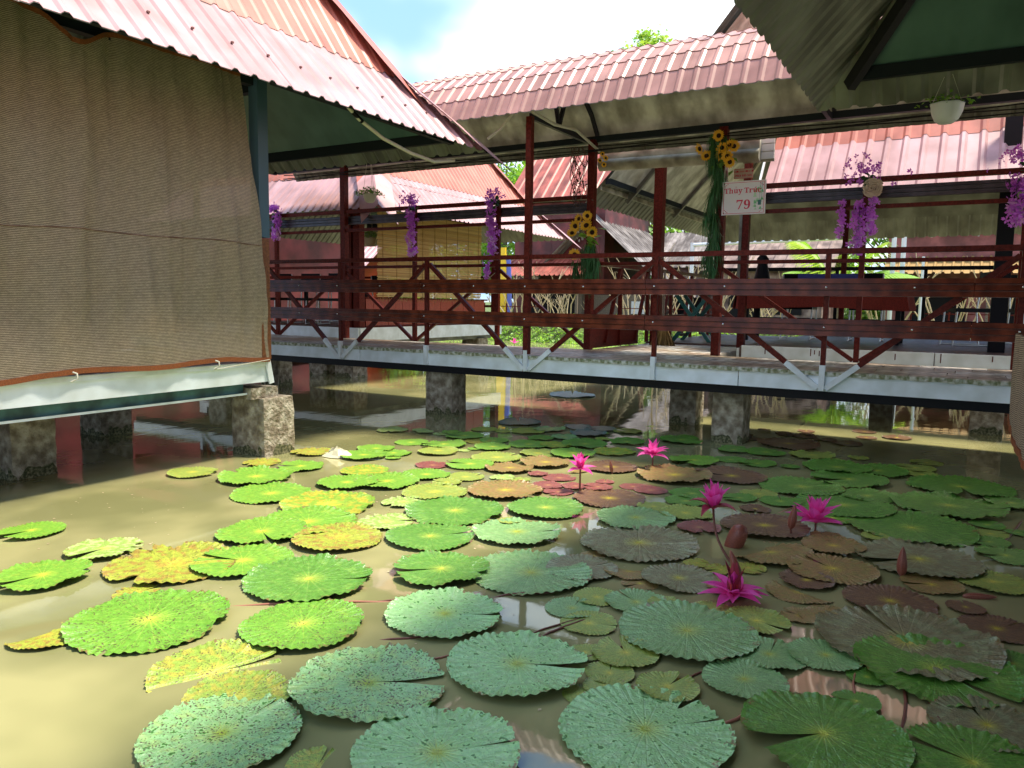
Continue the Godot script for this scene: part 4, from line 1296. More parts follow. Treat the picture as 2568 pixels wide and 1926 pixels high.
	bx("end_panel", aw, M.cream, Vector3(-2.12, 3.04, -8.99), Vector3(0.34, 0.30, 0.02))
	for k in 3: bx("end_slat", aw, M.sign_white, Vector3(-2.12, 2.955 + 0.085 * k, -8.972), Vector3(0.34, 0.075, 0.012))

# ---------------------------------------------------------------- decoration
func blossom(st, p: Vector3, s: float, r):
	var d := Vector3(r.randfn(0, 1), r.randfn(-0.2, 0.6), r.randfn(0.4, 1)).normalized()
	var x := d.cross(Vector3(0.2, 1, 0.3)).normalized()
	var y := d.cross(x)
	for k in 5:
		var a: float = TAU * k / 5 + r.randf()
		var o := x * cos(a) + y * sin(a)
		var w := d.cross(o) * s * 0.30
		st.tri(p, p + o * s * 0.6 + w + d * s * 0.15, p + o * s + d * s * 0.30)
		st.tri(p, p + o * s + d * s * 0.30, p + o * s * 0.6 - w + d * s * 0.15)

func garland(at: Vector3, strands, tuft: float, label: String, seed_: int, rose := false):
	rng.seed = seed_
	var t = thing("flower_garland", label, "garland", at, "purple orchid garlands on the walkway")
	for q in strands:   # [dx, top, length, half-width]
		var st := Mb.new()
		var pale := Mb.new()
		var nb := int(q[2] * q[3] * 2600) + 6
		for k in nb:
			var e := rng.randf()
			blossom(st if e < 0.55 or k % 3 else pale, Vector3(q[0] + rng.randfn(0, q[3] * 0.62), q[1] - e * q[2], 0.03 + rng.randfn(0, 0.025)), rng.randf_range(0.034, 0.05), rng)
		var s = stuff(obj("strand", st, M.purple, t))
		if pale.v.size(): stuff(obj("pale_blossoms", pale, M.purple_pale, s))
		rod("string", s, M.fern, [Vector3(q[0], q[1], 0.02), Vector3(q[0], q[1] - q[2] * 0.9, 0.02)], 0.003, 4)
	if tuft > 0.0:
		var st := Mb.new()
		for k in 46: blossom(st, Vector3(rng.randfn(-0.04, tuft), 0.08 + rng.randfn(0, tuft * 0.55), 0.04 + rng.randfn(0, 0.03)), rng.randf_range(0.026, 0.04), rng)
		stuff(obj("spray", st, M.purple, t))
		var lv := Mb.new()
		for k in 14: leaf(lv, Vector3(rng.randfn(0.02, 0.02), -0.02 + rng.randfn(0, 0.03), 0.04), 0.07, rng)
		stuff(obj("leaves", lv, M.fern, t))
	if rose:
		var rs = thing("fabric_rose", "beige fabric rose tied to the post under a purple spray", "artificial flower", at + Vector3(0.07, -0.10, 0.05))
		for ring in 5:
			for k in 4 + ring * 2:
				var st := Mb.new()
				var a := TAU * k / (4 + ring * 2) + ring * 0.7
				var tilt := 1.45 - 0.20 * ring + 0.25 * sin(k * 4.0 + ring)
				var o := Vector3(cos(a), sin(a), 0)
				var w := Vector3(-sin(a), cos(a), 0) * (0.016 + 0.005 * ring)
				var base := o * (0.004 + 0.011 * ring)
				var tip := base + (o * cos(tilt) + Vector3(0, 0, 1) * sin(tilt)) * (0.03 + 0.004 * ring)
				st.quad(base - w * 0.5, base + w * 0.5, tip + w, tip - w)
				st.tri(tip - w, tip + w, tip + o * 0.008)
				obj("petal", st, M.rose, rs)
	return t

func fern_bunch(st, p: Vector3, n: int, len_: float, spread: float, r):
	for k in n:
		var a: float = r.randf() * TAU
		var o: Vector3 = Vector3(cos(a), 0, sin(a)) * r.randf_range(0.01, spread)
		var l: float = len_ * r.randf_range(0.6, 1.2)
		var q := p + Vector3(o.x * 0.4, r.randf_range(-0.03, 0.03), o.z * 0.4)
		var m: Vector3 = q + o * 0.9 + Vector3.DOWN * l * 0.45
		var e: Vector3 = q + o * 1.2 + Vector3.DOWN * l
		var w: Vector3 = Vector3(-sin(a), 0, cos(a)) * r.randf_range(0.0022, 0.0045)
		st.quad(q - w, q + w, m + w, m - w)
		st.tri(m - w, m + w, e)

func sunflower(t, p: Vector3, r: float, dir: Vector3):
	var y := dir.normalized()
	var x := y.cross(Vector3(0.1, 1, 0.2)).normalized()
	var b := Basis(x, y, x.cross(y))
	var f := Node3D.new()
	put(f, "sunflower", t)
	f.transform = Transform3D(b, p)
	for ring in 2:
		var st := Mb.new()
		for k in 13:
			var a := TAU * (k + 0.5 * ring) / 13 + rng.randfn(0, 0.05)
			var o := Vector3(cos(a), 0, sin(a))
			var w := Vector3(-sin(a), 0, cos(a)) * r * 0.17
			var l := r * rng.randf_range(0.88, 1.08)
			var up := Vector3.UP * r * (0.10 + 0.15 * ring + rng.randf() * 0.1)
			st.quad(o * r * 0.3, o * r * 0.65 + w + up * 0.6, o * l + up, o * r * 0.65 - w + up * 0.6)
		obj("petals", st, M.sun_petal, f)
	var h := Mb.new()
	h.lathe(Vector3.ZERO, [[r * 0.36, 0.0], [r * 0.34, r * 0.16], [r * 0.22, r * 0.24], [0.001, r * 0.20]], 12)
	obj("heart", h, M.sun_heart, f)

func make_decoration():
	var zg := -8.34
	garland(Vector3(-9.0, 2.56, zg), [[0.0, 0.02, 0.42, 0.06]], 0.06, "purple orchid garland half hidden by the curtained pavilion post", 51)
	garland(Vector3(-6.44, 2.54, zg), [[-0.03, 0.02, 0.66, 0.055]], 0.07, "purple orchid garland in front of the bamboo blind", 52)
	garland(Vector3(-5.16, 2.54, zg), [[-0.05, 0.0, 0.72, 0.06], [-0.10, -0.74, 0.22, 0.025]], 0.07, "long purple orchid garland over the yellow board, with a thin tail", 53)
	garland(Vector3(-0.93, 2.54, zg), [[-0.04, -0.20, 0.52, 0.055], [-0.20, -0.19, 0.36, 0.018], [0.075, -0.19, 0.36, 0.035]], 0.12, "purple orchid garland in three strands beneath a beige rose", 54, true)
	garland(Vector3(0.36, 2.56, zg), [[-0.05, -0.06, 0.45, 0.05], [0.05, 0.0, 0.5, 0.05]], 0.08, "purple orchid garland against the thick black post", 55)
	# green trailing fern with sunflowers on two posts
	rng.seed = 61
	var a = thing("sunflower_garland", "sunflower bouquet with trailing fern halfway up the dark post", "garland", Vector3(-3.88, 0, -8.33))
	var st := Mb.new()
	var fl := Mb.new()
	for k in 26: fern_bunch(st if k % 3 else fl, Vector3(rng.randfn(0.04, 0.05), lerpf(1.98, 1.62, k / 26.0), rng.randfn(0.03, 0.02)), 22, 0.26, 0.06, rng)
	for k in 8: fern_bunch(st, Vector3(-0.13 + rng.randfn(0, 0.02), 1.78 - 0.03 * k, 0.04), 20, 0.22, 0.04, rng)
	stuff(obj("fern", st, M.fern, a))
	stuff(obj("fern", fl, M.fern_light, a))
	for q in [[-0.13, 2.19, 0.052], [0.01, 2.19, 0.056], [-0.08, 2.27, 0.042], [0.02, 2.30, 0.042], [-0.17, 2.11, 0.045], [0.09, 2.11, 0.05], [-0.13, 1.86, 0.05]]:
		sunflower(a, Vector3(q[0], q[1], 0.07 + rng.randf() * 0.03), q[2] * 1.5, Vector3(rng.randfn(0, 0.4), rng.randfn(0.1, 0.3), 1))
	var dl := Mb.new()
	for k in 16: leaf(dl, Vector3(rng.randfn(0.04, 0.05), 2.03 + rng.randfn(0, 0.05), 0.06), 0.13, rng)
	obj("leaves", dl, M.leaves[0], a)
	var ds := Mb.new()
	for k in 16: blossom(ds, Vector3(rng.randfn(-0.04, 0.05), 2.05 + rng.randfn(0, 0.05), 0.09), 0.014, rng)
	obj("small_white_flowers", ds, M.sign_white, a)
	var dry = thing("dried_vine", "withered brown vine dangling from the top of the dark post", "vine", Vector3(-3.98, 0, -8.32))
	for k in 9:
		var pts = []
		var px := rng.randfn(-0.05, 0.06)
		for e in 8: pts.append(Vector3(px + 0.035 * sin(e * 1.3 + k * 2.0) + 0.03 * e * 0.12, 3.10 - e * 0.085 * rng.randf_range(0.85, 1.1), 0.02 + 0.02 * cos(e + k)))
		rod("tendril", dry, M.fern_dry, pts, 0.005, 5)
	var dlv := Mb.new()
	for k in 110: leaf(dlv, Vector3(rng.randfn(-0.01, 0.05), 2.95 - rng.randf() * 0.55, 0.03 + rng.randfn(0, 0.02)), 0.035, rng)
	obj("withered_leaves", dlv, M.fern_dry, dry)
	var dy2 = thing("dried_sunflowers", "faded hanging sunflower bunch at the tie bar of the walkway", "artificial flower", Vector3(-3.72, 0, -8.35))
	for q in [[0.0, 3.0], [0.04, 2.95], [-0.03, 2.93], [0.02, 2.88]]: sunflower(dy2, Vector3(q[0], q[1], 0.03), 0.035, Vector3(rng.randfn(0, 0.5), -0.4, 1))
	var b = thing("sunflower_garland", "sunflowers and long green fern wound down the sign post", "garland", Vector3(-2.36, 0, -8.32))
	var sb := Mb.new()
	var sb2 := Mb.new()
	for k in 64:
		var y := lerpf(3.08, 1.66, k / 64.0)
		fern_bunch(sb if k % 3 else sb2, Vector3(rng.randfn(-0.045 - 0.03 * sin(k * 0.25), 0.03 + 0.02 * sin(k * 0.5)), y, rng.randfn(0.03, 0.03)), 24, 0.24, 0.07, rng)
	stuff(obj("fern", sb, M.fern, b))
	stuff(obj("fern", sb2, M.fern_light, b))
	for q in [[0.0, 3.06], [-0.19, 2.94], [-0.12, 2.86], [0.03, 2.86], [0.12, 2.95], [0.16, 2.94], [0.10, 2.84], [0.13, 2.78], [0.04, 2.93]]:
		sunflower(b, Vector3(q[0], q[1], 0.07 + rng.randf() * 0.05), 0.066, Vector3(rng.randfn(0, 0.4), rng.randfn(-0.1, 0.3), 1))
	var bl := Mb.new()
	for k in 24: leaf(bl, Vector3(rng.randfn(0.08, 0.07), 2.85 + rng.randfn(0, 0.08), 0.06), 0.09, rng)
	obj("leaves", bl, M.leaves[2], b)
	# the sign boards
	var s = thing("name_sign", "white board reading Thủy Trúc 79 with a green corner", "sign", Vector3(-2.09, 2.415, -8.29))
	var bo := Mb.new()
	bo.box(Vector3.ZERO, Vector3(0.45, 0.345, 0.008), Basis(Vector3(0, 0, 1), 0.0))
	obj("board", bo, M.sign_white, s)
	text(s, "Thuy Trúc", 0.074, Vector3(-0.012, 0.075, 0.006), M.sign_red, "Droid Serif")
	# the hook over the u, which the face lacks
	rod("accent", s, M.sign_red, [Vector3(-0.088, 0.112, 0.0062), Vector3(-0.082, 0.117, 0.0062), Vector3(-0.077, 0.112, 0.0062), Vector3(-0.083, 0.106, 0.0062), Vector3(-0.083, 0.101, 0.0062)], 0.0018, 5)
	text(s, "79", 0.135, Vector3(0.0, -0.07, 0.006), M.sign_red, "Droid Serif")
	# printed border with corner ornaments and the green watercolour patch, as thin inlays
	var fr := Mb.new()
	for q in [[0.0, 0.158, 0.42, 0.004], [0.0, -0.158, 0.42, 0.004], [-0.208, 0.0, 0.004, 0.312], [0.208, 0.0, 0.004, 0.312]]: fr.box(Vector3(q[0], q[1], 0.0048), Vector3(q[2], q[3], 0.0015))
	for cx in [-1, 1]:
		for cy in [-1, 1]:
			for k in 3: fr.box(Vector3(cx * (0.196 - 0.014 * k), cy * (0.146 - 0.012 * (2 - k)), 0.0050), Vector3(0.008, 0.008, 0.0015))
	obj("border", fr, M.sign_red, s)
	rng.seed = 5
	var gp := Mb.new()
	var gq := Mb.new()
	for k in 30:
		var c := Vector3(rng.randf_range(0.10, 0.19), rng.randf_range(-0.13, 0.09), 0.0046 + 0.00002 * k)
		c.y -= 0.0
		var w := rng.randf_range(0.008, 0.02)
		(gp if k % 2 else gq).tri(c + Vector3(-w, -w * 0.6, 0), c + Vector3(0, w * 1.5, 0), c + Vector3(w, -w * 0.5, 0))
	obj("green_wash", gq, M.sign_green2, s)
	obj("green_leaves", gp, M.sign_green, s)
	var pots := Mb.new()
	pots.box(Vector3(0.165, -0.055, 0.0056), Vector3(0.032, 0.05, 0.001))
	pots.box(Vector3(0.165, 0.06, 0.0056), Vector3(0.002, 0.18, 0.001))
	pots.box(Vector3(0.185, 0.05, 0.0056), Vector3(0.002, 0.20, 0.001))
	obj("painted_lantern", pots, M.sign_dark, s)
	for cx in [-1, 1]:
		var nl := Mb.new()
		nl.lathe(Vector3(-0.205, cx * 0.15, 0.004), [[0.006, 0.0], [0.004, 0.004], [0.0005, 0.005]], 8, Basis(Vector3(1, 0, 0), PI / 2))
		obj("nail", nl, M.black, s)
	rod("hanger", s, M.pvc, [Vector3(-0.21, 0.17, 0), Vector3(-0.205, 0.40, 0)], 0.003, 5)
	var s2 = thing("service_sign", "small maroon edged board with a service phone number above the name sign", "sign", Vector3(-2.18, 2.715, -8.6))
	var b2 := Mb.new()
	b2.box(Vector3.ZERO, Vector3(0.20, 0.105, 0.006))
	obj("board", b2, M.rose, s2)
	var f2 := Mb.new()
	for q in [[0.0, 0.049, 0.2, 0.004], [0.0, -0.049, 0.2, 0.004], [-0.098, 0.0, 0.004, 0.10], [0.098, 0.0, 0.004, 0.10]]: f2.box(Vector3(q[0], q[1], 0.0035), Vector3(q[2], q[3], 0.002))
	obj("border", f2, M.sign_red, s2)
	text(s2, "PHẢN ÁNH DỊCH VỤ", 0.021, Vector3(0, 0.020, 0.004), M.sign_red, "Droid Sans")
	text(s2, "0964 885 505", 0.030, Vector3(0, -0.022, 0.004), M.sign_red, "Droid Sans")
	# hanging flower pots
	pot(Vector3(-0.22, 2.70, -6.40), 0.105, M.pot_white, "white lobed flower pot hanging at the dark eave", 71, 3.0, true)
	pot(Vector3(-6.66, 2.61, -7.7), 0.085, M.pot_cream, "cream pot with bushy plant hanging from the walkway roof by wires", 72, 3.3, false)
	pot(Vector3(-9.0, 2.33, -10.4), 0.12, M.rose, "pinkish round pot hanging inside the pavilion with the bamboo blind", 73, 2.9, false)

func text(parent, words: String, h: float, p: Vector3, m, font: String):
	var tm := TextMesh.new()
	var sf := SystemFont.new()
	sf.font_names = PackedStringArray([font])
	sf.font_weight = 700
	sf.font_italic = font == "Droid Serif"
	tm.font = sf
	tm.text = words
	tm.font_size = 48
	tm.pixel_size = h / 48.0
	tm.depth = 0.0015
	tm.curve_step = 0.8
	var o := MeshInstance3D.new()
	o.mesh = tm
	o.material_override = m
	put(o, "lettering", parent)
	o.position = p
	return o

func pot(p: Vector3, r: float, m, label: String, seed_: int, top: float, lobed: bool):
	rng.seed = seed_
	var t = thing("hanging_pot", label, "flower pot", p)
	var st := Mb.new()
	st.lathe(Vector3.ZERO, [[0.001, -r * 0.95], [r * 0.45, -r * 0.93], [r * 0.72, -r * 0.70], [r * 0.93, -r * 0.2], [r, r * 0.28], [r * 1.04, r * 0.34], [r * 0.95, r * 0.34], [r * 0.8, 0.0]], 24)
	if lobed:
		for k in st.v.size():
			var q := st.v[k]
			var a := atan2(q.z, q.x)
			var s := 1.0 + 0.06 * cos(a * 7.0)
			st.v[k] = Vector3(q.x * s, q.y, q.z * s)
	obj("bowl", st, m, t)
	var pl := [Mb.new(), Mb.new()]
	for k in (90 if lobed else 420):
		var a := rng.randf() * TAU
		var q := rng.randf()
		var rr := r * (0.2 + 1.35 * q) * (1.3 if lobed else 1.35)
		leaf(pl[k % 2], Vector3(cos(a) * rr, r * (0.35 + (0.7 if lobed else 1.15) * (1.0 - q) * rng.randf() + 0.15 * q - 0.5 * q * q * rng.randf()), sin(a) * rr), r * rng.randf_range(0.22, 0.4), rng)
	stuff(obj("foliage", pl[0], M.leaves[2], t))
	stuff(obj("foliage", pl[1], M.leaves[0], t))
	for k in 3:
		var a := TAU * k / 3 + 0.5
		rod("wire", t, M.pvc, [Vector3(cos(a) * r, r * 0.3, sin(a) * r), Vector3(0, top - p.y, 0)], 0.0022, 4)

# ---------------------------------------------------------------- the pavilion that the camera stands in
func make_near_pavilion():
	var t = thing("pavilion", "dark underside of a pavilion roof with hip rafter, seen from beneath its eave", "pavilion")
	rng.seed = 22
	var xw := -1.10
	var xe := 6.0
	var zn := -6.50
	var zs := 3.2
	var tiers = [[0.0, 0.64, 2.8, 1.04, M.roof_low_glare], [0.64, 3.55, 3.466, 1.48, M.roof]]
	slope(t, Vector3(xw, 0, zn), Vector3(0, 0, 1), Vector3(1, 0, 0), zs - zn, tiers, true, true, 0.16, 0.96, 0.019, M.under)
	slope(t, Vector3(xe, 0, zn), Vector3(-1, 0, 0), Vector3(0, 0, 1), xe - xw, tiers, true, true, 0.16, 0.96, 0.019, M.under)
	slope(t, Vector3(xe, 0, zs), Vector3(0, 0, -1), Vector3(-1, 0, 0), zs - zn, tiers, true, true, 0.16, 0.96, 0.019, M.under)
	slope(t, Vector3(xw, 0, zs), Vector3(1, 0, 0), Vector3(0, 0, -1), xe - xw, tiers, true, true, 0.16, 0.96, 0.019, M.under)
	lining(t, Vector3(xe, 0, zn), Vector3(-1, 0, 0), Vector3(0, 0, 1), xe - xw, 0.25, 3.2, 2.8, 1.06, M.tarp)
	lining(t, Vector3(xw, 0, zn), Vector3(0, 0, 1), Vector3(1, 0, 0), zs - zn, 0.75, 3.2, 2.8, 1.12, M.tarp)
	bar("hip_rafter", t, M.steel_dark, Vector3(xw + 0.25, 2.90, zn + 0.25), Vector3(xw + 3.1, 6.1, zn + 3.1), 0.06, 0.09)
	bar("purlin", t, M.purlin, Vector3(xw + 0.3, 2.97, zn + 0.26), Vector3(xe - 0.3, 2.97, zn + 0.26), 0.05, 0.09)
	bar("purlin", t, M.purlin, Vector3(xw + 0.62, 3.34, zn + 0.7), Vector3(xw + 0.62, 3.34, zs - 0.5), 0.05, 0.09)
	bar("rafter", t, M.steel_dark, Vector3(xw + 0.5, 3.25, -4.2), Vector3(xw + 3.2, 6.25, -4.2), 0.05, 0.07)
	for z in [-4.75, -2.2, 0.6, 2.2]:
		bx("post", t, M.maroon, Vector3(0.42, 2.0, z), Vector3(0.09, 2.5, 0.09))
		bx("post", t, M.maroon, Vector3(5.3, 2.0, z), Vector3(0.09, 2.5, 0.09))
	bar("ring_beam", t, M.purlin, Vector3(0.42, 3.27, -4.8), Vector3(0.42, 3.27, 2.3), 0.07, 0.10)
	bx("floor", t, M.floor, Vector3(2.85, 0.70, -1.3), Vector3(5.0, 0.12, 7.2))
	bx("edge_beam", t, M.fascia, Vector3(0.33, 0.68, -1.3), Vector3(0.03, 0.16, 7.2))
	for q in [[0.6, -4.5], [5.0, -4.5], [0.6, 2.0], [5.0, 2.0], [0.6, -1.2]]: pier(t, Vector3(q[0], 0.1, q[1]), Vector3(0.34, 0.95, 0.34), M.concrete, int(q[0] * 7 + q[1]))
	var cm = curtain_material()
	var c = thing("mesh_curtain", "edge of a brown striped shade net hanging next to the bridge girder", "curtain")
	curtain(c, 0.26, -5.62, -3.2, func(z): return 0.60 + 0.02 * sin(z * 3.0), func(_z): return 1.16, cm, 0.03, 9)
	var e = thing("mesh_curtain", "added unseen brown shade net darkening the far side of the dark pavilion", "curtain")  # unseen net, added to keep the inside of the roof dark
	curtain(e, 5.4, -4.6, 2.2, func(_z): return 0.8, func(_z): return 3.1, cm, 0.04, 12)

# ---------------------------------------------------------------- furniture
func chair(t_label: String, p: Vector3, turn: float, group: String):
	var t = thing("metal_chair", t_label, "chair", p, group)
	t.rotation.y = turn
	bx("seat", t, M.black, Vector3(0, 0.45, 0), Vector3(0.42, 0.05, 0.42))
	bx("backrest", t, M.black, Vector3(0, 0.78, -0.20), Vector3(0.40, 0.30, 0.03), Basis(Vector3(1, 0, 0), -0.12))
	for s in [-1, 1]:
		rod("back_leg", t, M.chrome, [Vector3(s * 0.2, 0.0, -0.24), Vector3(s * 0.2, 0.44, -0.19), Vector3(s * 0.2, 0.92, -0.24)], 0.012)
		rod("front_leg", t, M.chrome, [Vector3(s * 0.2, 0.0, 0.22), Vector3(s * 0.2, 0.43, 0.19)], 0.012)
		rod("skid", t, M.chrome, [Vector3(s * 0.2, 0.013, -0.24), Vector3(s * 0.2, 0.013, 0.22)], 0.011)
	rod("rung", t, M.chrome, [Vector3(-0.2, 0.2, -0.21), Vector3(0.2, 0.2, -0.21)], 0.009)
	return t

func table(label: String, p: Vector3, s: Vector3, m):
	var t = thing("dining_table", label, "table", p)
	bx("top", t, m, Vector3(0, s.y - 0.02, 0), Vector3(s.x, 0.04, s.z))
	for a in [-1, 1]:
		for b in [-1, 1]: bx("leg", t, M.black, Vector3(a * (s.x * 0.5 - 0.08), s.y * 0.5 - 0.02, b * (s.z * 0.5 - 0.08)), Vector3(0.06, s.y - 0.04, 0.06))
	return t

# ---------------------------------------------------------------- pavilion 79 behind the walkway
func make_pavilion_79():
	var t = thing("pavilion", "open pavilion behind the name sign, with foil-lined roof and red-clothed table", "pavilion")
	rng.seed = 23
	var tiers = [[0.0, 0.74, 2.50, 1.04, M.roof_low_glare], [0.74, 2.9, 3.27, 1.48, M.roof]]
	var xw := -4.46
	var xe := 5.2
	var zs := -9.42
	var zn := -15.1
	slope(t, Vector3(-2.2, 0, zs), Vector3(1, 0, 0), Vector3(0, 0, -1), xe + 2.2, tiers, false, true, 0.19, 1.14, 0.034)
	slope(t, Vector3(xw, 0, zn), Vector3(0, 0, 1), Vector3(1, 0, 0), zs - zn, [[0.0, 0.62, 2.6, 1.04, M.roof_low_glare], [0.62, 2.24, 3.245, 1.2, M.roof]], true, false)
	slope(t, Vector3(xe, 0, zn), Vector3(-1, 0, 0), Vector3(0, 0, 1), xe - xw, tiers, true, true)
	slope(t, Vector3(xe, 0, zs), Vector3(0, 0, -1), Vector3(-1, 0, 0), zs - zn, tiers, true, true)
	bar("barge_board", t, M.white_paint, Vector3(-2.215, 2.63, zs + 0.02), Vector3(-2.215, 5.4, zs - 2.1), 0.012, 0.05)
	lining(t, Vector3(xw, 0, zn), Vector3(0, 0, 1), Vector3(1, 0, 0), zs - zn, 0.34, 2.2, 2.6, 1.10, M.foil, true, false)
	lining(t, Vector3(xe, 0, zn), Vector3(-1, 0, 0), Vector3(0, 0, 1), xe - xw, 0.34, 2.8, 2.5, 1.12, M.under)
	for z in [-10.4, -12.4]:
		bar("rafter", t, M.under, Vector3(xw + 0.2, 2.72, z), Vector3(xw + 2.2, 4.95, z), 0.05, 0.07)
	bar("purlin", t, M.purlin, Vector3(xw + 0.32, 2.88, zs - 0.02), Vector3(xw + 0.32, 2.88, zn + 0.4), 0.06, 0.08)
	bar("eave_trim", t, M.cream, Vector3(xw + 0.22, 2.80, zs - 0.02), Vector3(xw + 0.22, 2.80, zn + 0.3), 0.02, 0.06)
	bar("eave_trim", t, M.cream, Vector3(xw + 0.3, 2.82, zn + 0.24), Vector3(xe - 0.3, 2.82, zn + 0.24), 0.02, 0.06)
	bar("purlin", t, M.purlin, Vector3(xw + 0.4, 2.90, zn + 0.34), Vector3(xe - 0.4, 2.90, zn + 0.34), 0.06, 0.10)
	bar("hip_rafter", t, M.cream, Vector3(xw + 0.25, 2.74, zn + 0.25), Vector3(xw + 2.2, 4.85, zn + 2.2), 0.04, 0.05)
	# posts
	bx("post", t, M.maroon, Vector3(-3.66, 2.2, -10.1), Vector3(0.125, 2.9, 0.125))
	bx("post", t, M.maroon, Vector3(-2.50, 2.2, -10.1), Vector3(0.09, 2.9, 0.09))
	bx("peeling_strip", t, M.under, Vector3(-2.555, 2.15, -10.048), Vector3(0.035, 1.1, 0.012))
	bx("post", t, M.black, Vector3(0.30, 2.2, -10.0), Vector3(0.16, 2.9, 0.16))
	for q in [[-3.88, -13.85], [-1.8, -13.85], [0.35, -13.85], [4.3, -13.85], [4.3, -9.3]]: bx("post", t, M.maroon, Vector3(q[0], 2.0, q[1]), Vector3(0.08, 2.4, 0.08))
	# floor with its pale steel edge
	bx("floor", t, M.floor, Vector3(1.0, 0.76, -11.5), Vector3(6.5, 0.13, 4.9))
	bx("floor", t, M.floor, Vector3(-3.08, 0.72, -12.1), Vector3(1.62, 0.10, 3.5))
	for k in 3: bx("edge_plate", t, M.fascia, Vector3(-2.22 + 0.98 + k * 1.965, 0.755, -9.02), Vector3(1.955, 0.165, 0.03))
	bx("edge_plate", t, M.fascia, Vector3(-2.27, 0.72, -9.5), Vector3(0.03, 0.16, 0.9))
	rng.seed = 3
	for k in 7:   # runs of old red paint on the pale edge
		bx("paint_run", t, M.maroon, Vector3([-1.46, -1.42, -1.37, -1.95, -0.2, 0.25, -0.62][k], 0.80 - 0.02 * rng.randf(), -9.003), Vector3(0.010, rng.randf_range(0.03, 0.10), 0.003))
	for q in [[-3.7, -13.6], [-1.0, -12.6], [2.5, -12.6]]: pier(t, Vector3(q[0], 0.1, q[1]), Vector3(0.32, 0.9, 0.32), M.concrete, int(q[0] * 5 - q[1]))
	# railings
	bar("hand_rail", t, M.maroon, Vector3(-3.9, 1.78, -8.5), Vector3(-3.9, 1.78, -13.85), 0.05, 0.05)
	bar("rail_cap", t, M.cream, Vector3(-3.9, 1.752, -8.5), Vector3(-3.9, 1.752, -10.6), 0.03, 0.006)
	bar("lower_rail", t, M.maroon, Vector3(-3.9, 1.12, -8.5), Vector3(-3.9, 1.12, -13.85), 0.04, 0.04)
	for k in 5:
		bar("rail_post", t, M.maroon, Vector3(-3.9, 0.76, -9.4 - k), Vector3(-3.9, 1.76, -9.4 - k), 0.045, 0.045)
		bar("rail_brace", t, M.maroon, Vector3(-3.9, 0.80, -8.95 - k), Vector3(-3.9, 1.74, -9.38 - k), 0.04, 0.04)
	bar("hand_rail", t, M.black, Vector3(-3.88, 1.92, -13.86), Vector3(4.3, 1.92, -13.86), 0.05, 0.06)
	bar("lower_rail", t, M.black, Vector3(-3.88, 1.50, -13.86), Vector3(4.3, 1.50, -13.86), 0.05, 0.05)
	bar("lower_rail", t, M.black, Vector3(-3.88, 1.05, -13.86), Vector3(4.3, 1.05, -13.86), 0.05, 0.10)
	for k in 6: bar("rail_post", t, M.black, Vector3(-3.2 + 1.3 * k, 0.80, -13.86), Vector3(-3.2 + 1.3 * k, 1.9, -13.86), 0.05, 0.05)
	bx("low_panel", t, M.maroon, Vector3(-3.93, 0.93, -9.35), Vector3(0.04, 0.36, 1.5))
	# furniture
	var tb = table("long table under a dark red cloth in the open pavilion", Vector3(-1.65, 0.83, -10.95), Vector3(2.0, 0.74, 0.8), M.black)
	var cl := Mb.new()
	var n := 60
	var pts = []
	for k in n + 1:
		var q := fposmod(k / float(n) * 5.6, 5.6)
		var p: Vector2
		if q < 2.0: p = Vector2(-1.0 + q, 0.4)
		elif q < 2.8: p = Vector2(1.0, 0.4 - (q - 2.0))
		elif q < 4.8: p = Vector2(1.0 - (q - 2.8), -0.4)
		else: p = Vector2(-1.0, -0.4 + (q - 4.8))
		pts.append(p * 1.02)
	for k in n:
		var a: Vector2 = pts[k]
		var b: Vector2 = pts[k + 1]
		var fa := 1.03 + 0.05 * sin(k * 1.9)
		var fb := 1.03 + 0.05 * sin((k + 1) * 1.9)
		var la := 0.28 + 0.10 * absf(a.x) * absf(a.y)
		var lb := 0.28 + 0.10 * absf(b.x) * absf(b.y)
		cl.quad(Vector3(a.x, 0.004, a.y), Vector3(b.x, 0.004, b.y), Vector3(b.x * fb, -lb, b.y * fb), Vector3(a.x * fa, -la, a.y * fa))
	cl.quad(Vector3(-1.02, 0.004, -0.408), Vector3(1.02, 0.004, -0.408), Vector3(1.02, 0.004, 0.408), Vector3(-1.02, 0.004, 0.408))
	var co = obj("tablecloth", cl, M.red_cloth)
	co.position = Vector3(-1.65, 1.572, -10.95)
	tag(co, "dark red cloth draped over the long table in the open pavilion", "tablecloth")
	var bb = thing("blue_crate", "deep blue shallow crate on the red-clothed table", "crate", Vector3(-1.58, 1.577, -10.95))
	bx("base", bb, M.blue_box, Vector3(0, 0.01, 0), Vector3(0.74, 0.02, 0.44))
	for s in [-1, 1]:
		bx("long_side", bb, M.blue_box, Vector3(0, 0.08, s * 0.215), Vector3(0.74, 0.12, 0.016))
		bx("short_side", bb, M.blue_box, Vector3(s * 0.362, 0.08, 0), Vector3(0.016, 0.12, 0.41))
	var jug = thing("water_urn", "black rounded urn with domed lid on the red-clothed table", "urn", Vector3(-2.45, 1.577, -10.9))
	var js := Mb.new()
	js.lathe(Vector3.ZERO, [[0.001, 0.0], [0.115, 0.0], [0.10, 0.12], [0.075, 0.24], [0.065, 0.28]], 18)
	obj("body", js, M.black, jug)
	var jl := Mb.new()
	jl.lathe(Vector3(0, 0.28, 0), [[0.066, 0.0], [0.082, 0.03], [0.078, 0.08], [0.045, 0.12], [0.001, 0.13]], 18)
	obj("lid", jl, M.black, jug)
	var cup = thing("yellow_cup", "small yellow cup beside the black urn", "cup", Vector3(-2.62, 1.577, -10.75))
	var cs := Mb.new()
	cs.lathe(Vector3.ZERO, [[0.001, 0.0], [0.035, 0.0], [0.045, 0.09], [0.041, 0.09], [0.03, 0.01]], 14)
	obj("cup_wall", cs, M.yellow, cup)
